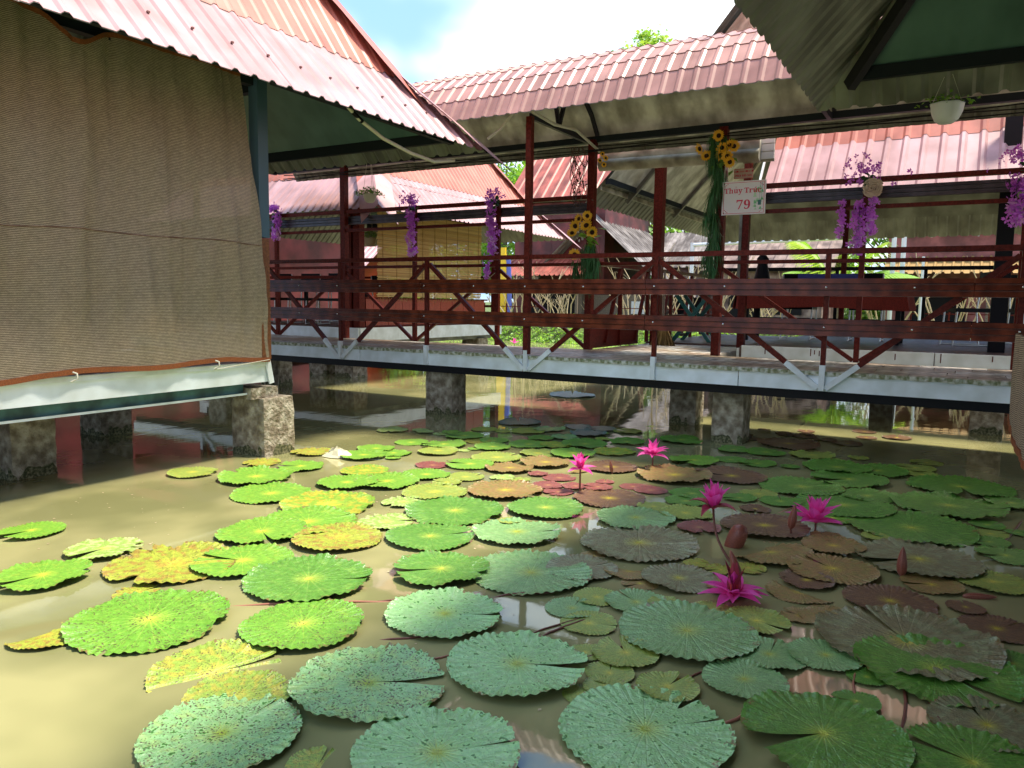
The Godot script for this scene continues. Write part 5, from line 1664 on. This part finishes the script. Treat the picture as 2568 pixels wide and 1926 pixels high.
	chair("black chair with bare steel legs at the end of the red-clothed table", Vector3(0.0, 0.826, -11.4), -1.2, "")
	chair("black chair with steel legs pushed behind the red-clothed table", Vector3(-1.2, 0.826, -11.8), PI, "chairs behind the red-clothed table")
	chair("black chair with steel legs pushed behind the red-clothed table", Vector3(-2.1, 0.826, -11.8), PI, "chairs behind the red-clothed table")
	chair("black chair with steel legs beside the pavilion railing", Vector3(0.75, 0.826, -12.3), 0.4, "")
	var ft = thing("folding_table", "green folding table with crossed legs on the tiled landing", "folding table", Vector3(-3.35, 0.745, -10.9))
	bx("top", ft, M.green_paint, Vector3(0, 0.71, 0), Vector3(0.62, 0.03, 0.62))
	for s in [-1, 1]:
		bar("leg", ft, M.green_paint, Vector3(-0.27, 0.02, s * 0.22), Vector3(0.24, 0.69, s * 0.22), 0.03, 0.05)
		bar("leg", ft, M.green_paint, Vector3(0.27, 0.02, s * 0.19), Vector3(-0.24, 0.69, s * 0.19), 0.03, 0.05)
	bar("stretcher", ft, M.black, Vector3(-0.2, 0.12, -0.2), Vector3(-0.2, 0.12, 0.2), 0.03, 0.03)
	var br = thing("straw_broom", "straw broom leaning upright by the dark post on the landing", "broom", Vector3(-3.50, 0.745, -9.95))
	rod("handle", br, M.bark, [Vector3(0, 0.25, 0), Vector3(-0.03, 1.0, -0.08)], 0.014)
	var bs := Mb.new()
	rng.seed = 17
	for k in 160:
		var a := rng.randf_range(-1, 1)
		bs.quad(Vector3(a * 0.03 - 0.003, 0.30, 0.015 * rng.randf()), Vector3(a * 0.03 + 0.003, 0.30, 0.015 * rng.randf()), Vector3(a * 0.17 + 0.003, 0.0, 0.03 * rng.randfn(0, 1)), Vector3(a * 0.17 - 0.003, 0.0, 0.03 * rng.randfn(0, 1)))
	obj("bristles", bs, M.straw, br)
	bx("binding", br, M.bamboo, Vector3(0, 0.29, 0.005), Vector3(0.09, 0.05, 0.03))

# ---------------------------------------------------------------- pavilion with the bamboo blind
func make_blind_pavilion():
	var t = thing("pavilion", "pavilion with salmon hip roof, bamboo blind and red boarded base", "pavilion")
	rng.seed = 24
	var xe := -7.30
	var xw := -12.9
	var zs := -8.62
	var zn := -14.76
	var tiers = [[0.0, 0.64, 2.6, 1.04, M.roof_low_glare], [0.64, 1.3, 3.266, 1.42, M.roof], [1.3, 2.8, 4.203, 0.5, M.roof]]
	slope(t, Vector3(xe, 0, zs), Vector3(0, 0, -1), Vector3(-1, 0, 0), zs - zn, tiers, true, true, 0.13, 1.04, 0.02)
	slope(t, Vector3(xw, 0, zs), Vector3(1, 0, 0), Vector3(0, 0, -1), xe - xw, tiers, true, true, 0.16)
	slope(t, Vector3(xe, 0, zn), Vector3(-1, 0, 0), Vector3(0, 0, 1), xe - xw, tiers, true, true, 0.16)
	slope(t, Vector3(xw, 0, zn), Vector3(0, 0, 1), Vector3(1, 0, 0), zs - zn, tiers, true, true, 0.16)
	hip_cap(t, Vector3(xe, 0, zs), Vector3(-1, 0, 0), Vector3(0, 0, -1), tiers, 0.36)
	hip_cap(t, Vector3(xe, 0, zn), Vector3(-1, 0, 0), Vector3(0, 0, 1), tiers, 0.30, 0.04)
	hip_cap(t, Vector3(xw, 0, zs), Vector3(1, 0, 0), Vector3(0, 0, -1), tiers, 0.17)
	lining(t, Vector3(xe, 0, zn), Vector3(-1, 0, 0), Vector3(0, 0, 1), xe - xw, 0.5, 2.6, 2.6, 1.10, M.tarp)
	bar("purlin", t, M.purlin, Vector3(xe - 0.5, 3.03, zn + 0.5), Vector3(xw + 0.5, 3.03, zn + 0.5), 0.06, 0.14)
	bar("purlin", t, M.purlin, Vector3(xe - 0.5, 3.03, zn + 0.5), Vector3(xe - 0.5, 3.03, zs - 0.5), 0.06, 0.14)
	for q in [[-8.47, -9.52], [-8.47, -13.7], [-12.2, -9.52], [-12.2, -13.7], [-10.3, -13.7]]: bx("post", t, M.maroon, Vector3(q[0], 2.0, q[1]), Vector3(0.13, 2.4, 0.13))
	bx("post", t, M.maroon, Vector3(-8.62, 2.0, -9.50), Vector3(0.08, 2.4, 0.08))
	bx("floor", t, M.floor, Vector3(-10.4, 0.78, -11.6), Vector3(3.9, 0.12, 4.2))
	bx("edge_plate", t, M.white_paint, Vector3(-8.385, 0.735, -11.62), Vector3(0.03, 0.22, 4.36))
	bx("edge_plate", t, M.fascia, Vector3(-10.37, 0.735, -9.43), Vector3(3.94, 0.22, 0.03))
	bx("girder", t, M.under, Vector3(-8.6, 0.58, -11.6), Vector3(0.06, 0.08, 4.2))
	for q in [[-8.95, -9.85, true], [-8.7, -13.3, true], [-12.0, -9.8, false], [-12.0, -13.3, false], [-9.6, -9.9, false]]: pier(t, Vector3(q[0], 0.1, q[1]), Vector3(0.42, 0.9, 0.36), M.concrete, int(q[0] * 3 - q[1]))
	# red boards of the parapet on the blind side
	for k in 19: bx("board", t, M.red_wood, Vector3(-8.43 + 0.003 * (k % 2), 1.08, -9.72 - 0.188 * k), Vector3(0.02, 0.46, 0.182))
	bar("board_cap", t, M.maroon, Vector3(-8.43, 1.325, -9.6), Vector3(-8.43, 1.325, -13.3), 0.05, 0.03)
	bar("board_foot", t, M.maroon, Vector3(-8.43, 0.862, -9.6), Vector3(-8.43, 0.862, -13.3), 0.05, 0.03)
	# railing and seats on the near side
	bar("hand_rail", t, M.maroon, Vector3(-12.2, 1.66, -9.52), Vector3(-8.6, 1.66, -9.52), 0.05, 0.05)
	bar("lower_rail", t, M.maroon, Vector3(-12.2, 1.05, -9.52), Vector3(-8.6, 1.05, -9.52), 0.05, 0.05)
	bar("hand_rail", t, M.maroon, Vector3(-12.2, 1.80, -13.7), Vector3(-8.5, 1.80, -13.7), 0.05, 0.05)
	bar("lower_rail", t, M.maroon, Vector3(-12.2, 1.2, -13.7), Vector3(-8.5, 1.2, -13.7), 0.05, 0.05)
	table("dark long table inside the pavilion with the bamboo blind", Vector3(-10.6, 0.84, -11.2), Vector3(2.4, 0.76, 0.9), M.black)
	for k in 3:
		chair("black steel-legged chair on the near side of the dark long table", Vector3(-11.4 + 0.75 * k, 0.84, -10.45), 0.0 + 0.15 * k, "chairs on the near side of the dark table")
		chair("black steel-legged chair on the far side of the dark long table", Vector3(-11.4 + 0.75 * k, 0.84, -11.95), PI, "chairs on the far side of the dark table")
	var cush = thing("white_cushion", "white pillow-like cushion lying on the dark long table", "cushion", Vector3(-11.5, 1.60, -11.1))
	var cu := Mb.new()
	cu.lathe(Vector3.ZERO, [[0.001, 0.0], [0.24, 0.005], [0.30, 0.035], [0.24, 0.075], [0.10, 0.09], [0.001, 0.092]], 20)
	obj("cover", cu, M.pot_white, cush)
	var tin = thing("steel_canister", "short shiny steel canister on the dark long table", "canister", Vector3(-10.9, 1.60, -10.95))
	var tn := Mb.new()
	tn.lathe(Vector3.ZERO, [[0.001, 0.0], [0.07, 0.0], [0.07, 0.17], [0.062, 0.18], [0.001, 0.18]], 18)
	obj("can_wall", tn, M.chrome, tin)
	# bamboo blind
	var b = thing("bamboo_blind", "golden bamboo roll blind hanging over the red boards", "blind", Vector3(-8.34, 0, 0))
	rng.seed = 29
	var hgt := 1.42
	var ns := 71
	var sm := BoxMesh.new()
	sm.size = Vector3(0.006, 0.0175, 3.12)
	var tints = []
	for q in [[0.50, 0.33, 0.11], [0.42, 0.26, 0.08], [0.57, 0.40, 0.16]]:
		var m2 = mat(q[0], q[1], q[2], 0.55)
		m2.backlight_enabled = true
		m2.backlight = lin(q[0] * 0.8, q[1] * 0.8, q[2] * 0.6)
		tints.append(m2)
	for k in ns:
		var o = obj("slat", sm, tints[rng.randi() % 3], b)
		o.position = Vector3(rng.randfn(0, 0.0015), 2.76 - hgt * k / ns, -11.38 + rng.randfn(0, 0.012))
		o.rotation.x = rng.randfn(0, 0.0012)
	for k in 9: rod("cord", b, M.straw, [Vector3(0.008, 2.77, -9.95 - 0.36 * k), Vector3(0.008, 1.32, -9.95 - 0.36 * k)], 0.004, 4)
	var fr := Mb.new()
	for k in 70: fr.beam(Vector3(0.004, 1.335, -9.85 - 0.0445 * k), Vector3(0.01 + rng.randfn(0, 0.01), 1.30 - rng.randf() * 0.04, -9.85 - 0.0445 * k + rng.randfn(0, 0.01)), 0.004, 0.004)
	obj("fringe", fr, M.bamboo, b)

# ---------------------------------------------------------------- beyond the pond
func hut(label: String, x0: float, x1: float, zf: float, depth: float, eave: float, rise: float, wall, roof, p: float, openings):
	var t = thing("hut", label, "hut")
	rng.seed = int(absf(x0) * 31)
	var g := 0.30
	var hd := depth * 0.5
	# walls of upright cladding
	var st := Mb.new()
	var n := int((x1 - x0) / 0.2)
	for k in n:
		var xa := lerpf(x0, x1, float(k) / n)
		var xb := lerpf(x0, x1, float(k + 1) / n)
		st.box(Vector3((xa + xb) * 0.5, (eave + g) * 0.5, zf - 0.03 + 0.008 * (k % 2)), Vector3(xb - xa, eave - g, 0.03))
	obj("front_wall", st, wall, t)
	bx("side_wall", t, wall, Vector3(x0 + 0.03, (eave + g) * 0.5, zf - hd), Vector3(0.05, eave - g, depth - 0.1))
	bx("side_wall", t, wall, Vector3(x1 - 0.03, (eave + g) * 0.5, zf - hd), Vector3(0.05, eave - g, depth - 0.1))
	bx("back_wall", t, wall, Vector3((x0 + x1) * 0.5, (eave + g) * 0.5, zf - depth + 0.03), Vector3(x1 - x0, eave - g, 0.05))
	for o in openings:   # [x, y, w, h]
		bx("opening", t, M.black, Vector3(o[0], o[1], zf - 0.004), Vector3(o[2], o[3], 0.03))
		bx("opening_frame", t, M.bark, Vector3(o[0], o[1] + o[3] * 0.5 + 0.03, zf + 0.01), Vector3(o[2] + 0.1, 0.05, 0.04))
	var tr = [[0.0, hd + 0.35, eave - 0.02, rise / (hd + 0.35), roof]]
	slope(t, Vector3(x0 - 0.35, 0, zf + 0.35), Vector3(1, 0, 0), Vector3(0, 0, -1), x1 - x0 + 0.7, tr, false, false, p, p * 5.0, 0.05)
	slope(t, Vector3(x1 + 0.35, 0, zf - depth - 0.35), Vector3(-1, 0, 0), Vector3(0, 0, 1), x1 - x0 + 0.7, tr, false, false, p, p * 5.0, 0.05)
	for x in [x0 + 0.05, x1 - 0.05]:
		var gs := Mb.new()
		var a := Vector3(x, eave, zf)
		var b := Vector3(x, eave, zf - depth)
		var c := Vector3(x, eave + rise * 0.9, zf - hd)
		gs.tri(a, c, b); gs.tri(a + Vector3(0.03, 0, 0), b + Vector3(0.03, 0, 0), c + Vector3(0.03, 0, 0))
		obj("gable", gs, wall, t)
	return t

func dry_shrub(p: Vector3, h: float, n: int, seed_: int, label: String):
	rng.seed = seed_
	var t = thing("dry_shrub", "leafless pale tan shrub on the bank", "dead shrub", p, "leafless pale shrubs on the bank")
	for k in n:
		var a := rng.randf() * TAU
		var lean := rng.randf_range(0.15, 0.75)
		var d := Vector3(cos(a) * lean, 1, sin(a) * lean * 0.6).normalized()
		var l := h * rng.randf_range(0.55, 1.05)
		var b0 := Vector3(cos(a) * 0.15, -0.05, sin(a) * 0.1)
		var m := b0 + d * l * 0.55 + Vector3(rng.randfn(0, 0.06), 0, rng.randfn(0, 0.06))
		var e := b0 + d * l + Vector3(rng.randfn(0, 0.16), 0, rng.randfn(0, 0.1))
		var st := Mb.new()
		var r := rng.randf_range(0.016, 0.034)
		st.tube([b0, m, e], r, r * 0.5, 5)
		for s in 3:
			var q := m.lerp(e, rng.randf())
			var sd := (d + Vector3(rng.randfn(0, 0.7), rng.randf_range(0.1, 0.5), rng.randfn(0, 0.5))).normalized()
			st.tube([q, q + sd * l * rng.randf_range(0.15, 0.32)], r * 0.55, r * 0.25, 4)
		obj("branch", st, M.dry, t)
	return t

func tree(p: Vector3, h: float, spread: float, n: int, lf: float, kind: int, label: String, seed_: int, low := 0.35):
	rng.seed = seed_
	var t = thing("tree", label, "tree", p, "trees beyond the far bank")
	var st := Mb.new()
	var top := Vector3(rng.randfn(0, 0.4), h * 0.86, rng.randfn(0, 0.4))
	st.tube([Vector3(0, -0.2, 0), top * 0.3 + Vector3(rng.randfn(0, 0.15), 0, 0), top * 0.62, top], h * 0.020 + 0.05, 0.03, 8)
	var clumps = []
	for k in 26:
		var f := rng.randf_range(low, 1.0)
		var a := rng.randf() * TAU
		var rr := spread * rng.randf_range(0.35, 1.0) * sin(PI * clampf((f - low) / (1.06 - low) * 0.8 + 0.2, 0, 1))
		var c := Vector3(cos(a) * rr, h * f, sin(a) * rr)
		clumps.append([c, rng.randf_range(0.5, 1.1) * spread * 0.36])
		var from := top * clampf(f - 0.22, 0.1, 0.95)
		st.tube([from, from.lerp(c, 0.5) + Vector3.UP * 0.15, c], 0.05, 0.015, 5)
	obj("trunk", st, M.bark, t)
	var lv := [Mb.new(), Mb.new()]
	for k in n:
		var c = clumps[k % clumps.size()]
		var d: Vector3 = Vector3(rng.randfn(0, 1), rng.randfn(0, 0.75), rng.randfn(0, 1)).normalized() * pow(rng.randf(), 0.45) * c[1]
		leaf(lv[0 if (k / clumps.size()) % 3 else 1], c[0] + d, lf * rng.randf_range(0.6, 1.3), rng)
	obj("crown", lv[0], M.leaves[kind], t)
	obj("crown", lv[1], M.leaves[(kind + 1) % 4], t)
	return t

func make_background():
	hut("tall house with dark red ribbed walls and pinkish roof beyond the bank", -15.4, -11.6, -26.3, 4.5, 5.05, 2.6, M.red_wall, M.roof_far, 0.42, [[-13.6, 1.3, 2.2, 1.5]])
	var pr = thing("porch_roof", "rusty red ribbed porch roof in front of the tall red house", "porch roof")
	slope(pr, Vector3(-15.3, 0, -24.6), Vector3(1, 0, 0), Vector3(0, 0, -1), 3.6, [[0.0, 1.5, 2.25, 0.5, M.roof_far]], false, false, 0.2, 1.0, 0.04)
	for x in [-15.1, -13.5, -11.9]: bx("post", pr, M.bark, Vector3(x, 1.3, -24.7), Vector3(0.09, 2.0, 0.09))
	var gh = thing("grey_roof_hut", "hut whose weathered pale grey roof slopes down almost to the ground", "hut")
	rng.seed = 44
	slope(gh, Vector3(-8.7, 0, -25.6), Vector3(0, 0, -1), Vector3(-1, 0, 0), 5.0, [[0.0, 3.2, 1.55, 0.92, M.grey_roof]], false, false, 0.3, 1.2, 0.05)
	slope(gh, Vector3(-15.0, 0, -30.6), Vector3(0, 0, 1), Vector3(1, 0, 0), 5.0, [[0.0, 3.1, 1.55, 0.92, M.grey_roof]], false, false, 0.3, 1.2, 0.05)
	bx("front_wall", gh, M.bark, Vector3(-11.0, 0.95, -26.3), Vector3(3.0, 1.3, 0.06))
	bx("opening", gh, M.sign_white, Vector3(-10.2, 1.15, -26.25), Vector3(0.5, 0.45, 0.04))
	for x in [-9.2, -12.4]: bx("post", gh, M.bark, Vector3(x, 1.3, -26.1), Vector3(0.12, 1.8, 0.12))
	hut("low hut with bluish grey sheet roof among dead shrubs", -10.6, -7.8, -29.0, 3.5, 2.7, 1.5, M.brown_roof, M.grey_roof, 0.3, [[-9.2, 1.3, 0.9, 1.4]])
	hut("hut with brown plank-like roof behind the steel pipe frame", -7.5, -4.0, -26.2, 3.6, 2.45, 1.25, M.brown_roof, M.brown_roof, 0.4, [[-6.5, 1.3, 0.9, 1.5], [-5.0, 1.4, 0.8, 0.8]])
	hut("long hut with pink ribbed wall and sunlit awning behind the railing", -2.3, 6.5, -27.5, 4.0, 3.7, 1.2, M.pink_wall, M.roof_far, 0.3, [[-0.8, 1.2, 1.5, 1.4], [1.4, 1.2, 1.5, 1.4], [3.6, 1.2, 1.5, 1.4]])
	var aw = thing("sheet_awning", "sunlit tan corrugated awning fixed to the long hut", "awning")
	rng.seed = 45
	slope(aw, Vector3(-2.3, 0, -25.9), Vector3(1, 0, 0), Vector3(0, 0, -1), 8.6, [[0.0, 1.55, 2.3, 0.35, M.straw]], false, false, 0.24, 1.2, 0.05)
	for x in [-2.2, 0.5, 3.2, 6.0]: bx("post", aw, M.bark, Vector3(x, 1.3, -26.0), Vector3(0.09, 2.0, 0.09))
	hut("red walled hut with pale pink roof glimpsed through the blind pavilion", -27.0, -21.5, -24.5, 4.0, 2.6, 1.8, M.red_wood, M.roof_low_glare, 0.3, [[-24.5, 1.2, 1.0, 1.6]])
	hut("added dark red walled hut blocking sky reflections behind the curtained pavilion", -19.5, -13.8, -3.0, 12.0, 2.8, 1.8, M.red_wall, M.roof_far, 0.3, [])  # hut added to keep bright sky from reflecting under the curtained pavilion
	# galvanised pipe frame
	var fr = thing("pipe_frame", "white galvanised steel pipe frame standing on the bank", "frame")
	rod("top_pipe", fr, M.galv, [Vector3(-7.1, 3.04, -22.5), Vector3(-1.78, 3.15, -22.5)], 0.055, 10)
	rod("top_pipe", fr, M.galv, [Vector3(-1.6, 3.22, -22.5), Vector3(3.5, 3.26, -22.5)], 0.055, 10)
	for q in [[-7.1, 3.1], [-1.75, 3.3], [-1.52, 3.32], [3.4, 3.3], [-1.05, 2.6]]: rod("upright", fr, M.galv, [Vector3(q[0], 0.2, -22.5), Vector3(q[0], q[1], -22.5)], 0.06 if q[1] > 3.0 else 0.035, 10)
	for k in 9: rod("stub", fr, M.galv, [Vector3(-6.0 + 1.02 * k, 3.08, -22.5), Vector3(-6.0 + 1.02 * k, 3.32, -22.5)], 0.022, 6)
	# yellow and blue upright board
	var yb = thing("upright_board", "tall yellow board with blue edge standing on the bank", "board", Vector3(-14.35, 0.3, -23.6))
	var ys := Mb.new()
	for k in 12:
		var a := k / 12.0
		var b := (k + 1) / 12.0
		ys.box(Vector3(0.05 * sin(a * 3.0), (a + b) * 0.5 * 2.9, 0), Vector3(0.42 - 0.12 * a, 2.9 / 12.0, 0.08))
	obj("face", ys, M.yellow, yb)
	var ye := Mb.new()
	for k in 12:
		var a := k / 12.0
		ye.box(Vector3(0.30 + 0.05 * sin(a * 3.0) - 0.06 * a, (a + 0.5 / 12.0) * 2.6, -0.03), Vector3(0.16, 2.6 / 12.0, 0.06))
	obj("edge", ye, M.blue_trim, yb)
	# red fences
	for q in [[-15.5, -12.3, -22.9, "red rail fence beside the yellow upright board"], [-9.6, -6.6, -23.2, "red rail fence in front of the grey hut"], [-1.3, 4.0, -23.4, "red rail fence before the long pink walled hut"]]:
		var fe = thing("rail_fence", q[3], "fence")
		for k in 3: bar("rail", fe, M.maroon, Vector3(q[0], 0.62 + 0.26 * k, q[2]), Vector3(q[1], 0.62 + 0.26 * k, q[2]), 0.025, 0.025)
		var x: float = q[0]
		while x <= q[1] + 0.01:
			bar("post", fe, M.maroon, Vector3(x, 0.3, q[2]), Vector3(x, 1.25, q[2]), 0.04, 0.04)
			x += 0.9
	var spots = [[-14.0, -23.3, 2.0], [-13.1, -23.0, 2.6], [-12.3, -23.4, 2.4], [-11.4, -23.2, 2.2], [-9.4, -23.5, 2.4], [-8.2, -22.8, 2.9], [-7.4, -23.2, 2.8], [-6.6, -22.9, 2.9], [-5.6, -23.5, 2.2], [-4.6, -22.9, 1.9], [-1.9, -23.0, 2.6], [-0.4, -23.2, 2.3], [0.7, -22.9, 2.4], [1.8, -23.4, 2.2], [-16.0, -23.4, 2.2]]
	for k in spots.size():
		var s = spots[k]
		mark(dry_shrub(Vector3(s[0], 0.32, s[1]), s[2] * 0.88, 8, 300 + k, ""), "leafless pale tan shrub on the bank", "dead shrub", "leafless pale shrubs on the bank", {"the yellow upright board": Vector2(-14.35, -23.6), "the grey sloping roof": Vector2(-10.5, -25.6), "the pipe frame's first upright": Vector2(-7.1, -22.5), "the green palm": Vector2(-2.95, -22.2), "the long pink hut": Vector2(1.5, -25.9)})
	# palm
	rng.seed = 88
	var pm = thing("palm", "bright green young palm with arching fronds on the bank", "palm", Vector3(-2.95, 0.3, -22.2))
	var tk := Mb.new()
	tk.lathe(Vector3.ZERO, [[0.16, -0.1], [0.15, 0.4], [0.11, 0.9], [0.05, 1.1]], 12)
	obj("trunk", tk, M.bark, pm)
	for k in 13:
		var a := TAU * k / 13 + rng.randfn(0, 0.15)
		var o := Vector3(cos(a), 0, sin(a))
		var l := rng.randf_range(2.0, 2.9)
		var up := rng.randf_range(1.0, 2.3)
		var fs := Mb.new()
		var spine = []
		for e in 15:
			var q := e / 14.0
			spine.append(Vector3(0, 1.05, 0) + o * l * q * (0.75 - 0.15 * up * 0.3) + Vector3.UP * (up * l * 0.62 * q - l * 0.62 * q * q))
		fs.tube(spine, 0.018, 0.005, 5)
		for e in range(2, 15):
			for s in [-1, 1]:
				for h2 in 2:
					var q: Vector3 = spine[e].lerp(spine[mini(e + 1, 14)], h2 * 0.5)
					var sd: Vector3 = Vector3(-sin(a), 0, cos(a)) * s
					var ll := 0.62 * sin(PI * (e / 15.0) * 0.85 + 0.3)
					var tip: Vector3 = q + (sd * 0.8 + o * 0.5 + Vector3.DOWN * 0.35).normalized() * ll
					var w := o * 0.034
					fs.quad(q - w, q + w, q.lerp(tip, 0.6) + w + Vector3.UP * 0.02, q.lerp(tip, 0.6) - w + Vector3.UP * 0.02)
					fs.tri(q.lerp(tip, 0.6) - w + Vector3.UP * 0.02, q.lerp(tip, 0.6) + w + Vector3.UP * 0.02, tip)
		obj("frond", fs, M.leaves[3 if k % 2 else 1], pm)
	# trees
	tree(Vector3(-23.0, 0.4, -38.0), 11.5, 3.6, 5200, 0.34, 1, "bushy bright green tree behind the salmon hip roof", 401, 0.15)
	tree(Vector3(-18.0, 0.4, -36.0), 9.5, 3.2, 4600, 0.30, 3, "yellow green feathery tree between the two pink roofs", 402, 0.12)
	tree(Vector3(-28.5, 0.4, -40.0), 12.0, 3.8, 4200, 0.36, 1, "tall leafy tree half hidden by the curtained pavilion", 403, 0.15)
	tree(Vector3(-19.2, 0.4, -50.0), 18.9, 3.0, 4200, 0.30, 3, "slender tree whose top shows above the arched walkway roof", 404, 0.45)
	tree(Vector3(-13.5, 0.4, -35.0), 7.0, 3.4, 4800, 0.28, 1, "round yellow green tree behind the weathered grey roof", 405, 0.1)
	tree(Vector3(-10.0, 0.4, -38.0), 7.5, 3.2, 4200, 0.28, 0, "darker green tree behind the weathered grey roof", 406, 0.1)
	tree(Vector3(-17.0, 0.4, -29.0), 6.2, 2.2, 3200, 0.24, 0, "small drooping green tree beside the tall red house", 407, 0.2)
	tree(Vector3(-3.0, 0.4, -34.0), 6.0, 2.8, 3400, 0.26, 2, "dark green tree between the brown hut and the long pink hut", 408, 0.1)
	tree(Vector3(-20.5, 0.4, -27.5), 5.0, 2.4, 3200, 0.22, 3, "low yellow green tree beside the yellow upright board", 409, 0.1)
	tree(Vector3(4.0, 0.4, -36.0), 7.0, 3.2, 3400, 0.28, 0, "green tree behind the long pink walled hut", 410, 0.1)
	tree(Vector3(-30.0, 0.4, -30.0), 6.5, 3.0, 3000, 0.28, 2, "dark tree far behind the blind pavilion", 411, 0.1)

# ---------------------------------------------------------------- build
const WAVE = 0.28
const SKY_SHIFT = -0.06

func _ready():
	var cam := Camera3D.new()
	cam.name = "camera"
	add_child(cam)
	cam.position = Vector3(0, 1.3, 0)
	cam.rotation_degrees = Vector3(-6.1, 30.4, 0.83)
	cam.fov = 53.03
	cam.near = 0.05
	cam.far = 1500.0
	cam.current = true
	var env := Environment.new()
	env.background_mode = Environment.BG_SKY
	env.sky = make_sky()
	env.background_energy_multiplier = 1.0
	env.tonemap_mode = Environment.TONE_MAPPER_LINEAR
	env.tonemap_exposure = 4.1
	env.sdfgi_enabled = true
	env.ssao_enabled = true
	env.ssil_enabled = true
	var we := WorldEnvironment.new()
	we.name = "environment"
	we.environment = env
	add_child(we)
	var sun := DirectionalLight3D.new()
	sun.name = "sun"
	add_child(sun)
	sun.look_at_from_position(Vector3(0.30, 1.0, -0.27) * 10.0, Vector3.ZERO)
	sun.light_energy = 0.62
	sun.light_color = Color(1.0, 0.955, 0.88)
	sun.light_angular_distance = 9.0
	sun.shadow_enabled = true

	make_materials()
	make_water()
	make_land()
	make_curtain_pavilion()
	make_walkway()
	make_near_pavilion()
	make_pavilion_79()
	make_blind_pavilion()
	make_background()
	make_decoration()
	make_lilies()
	make_flowers()
	finish_marks()
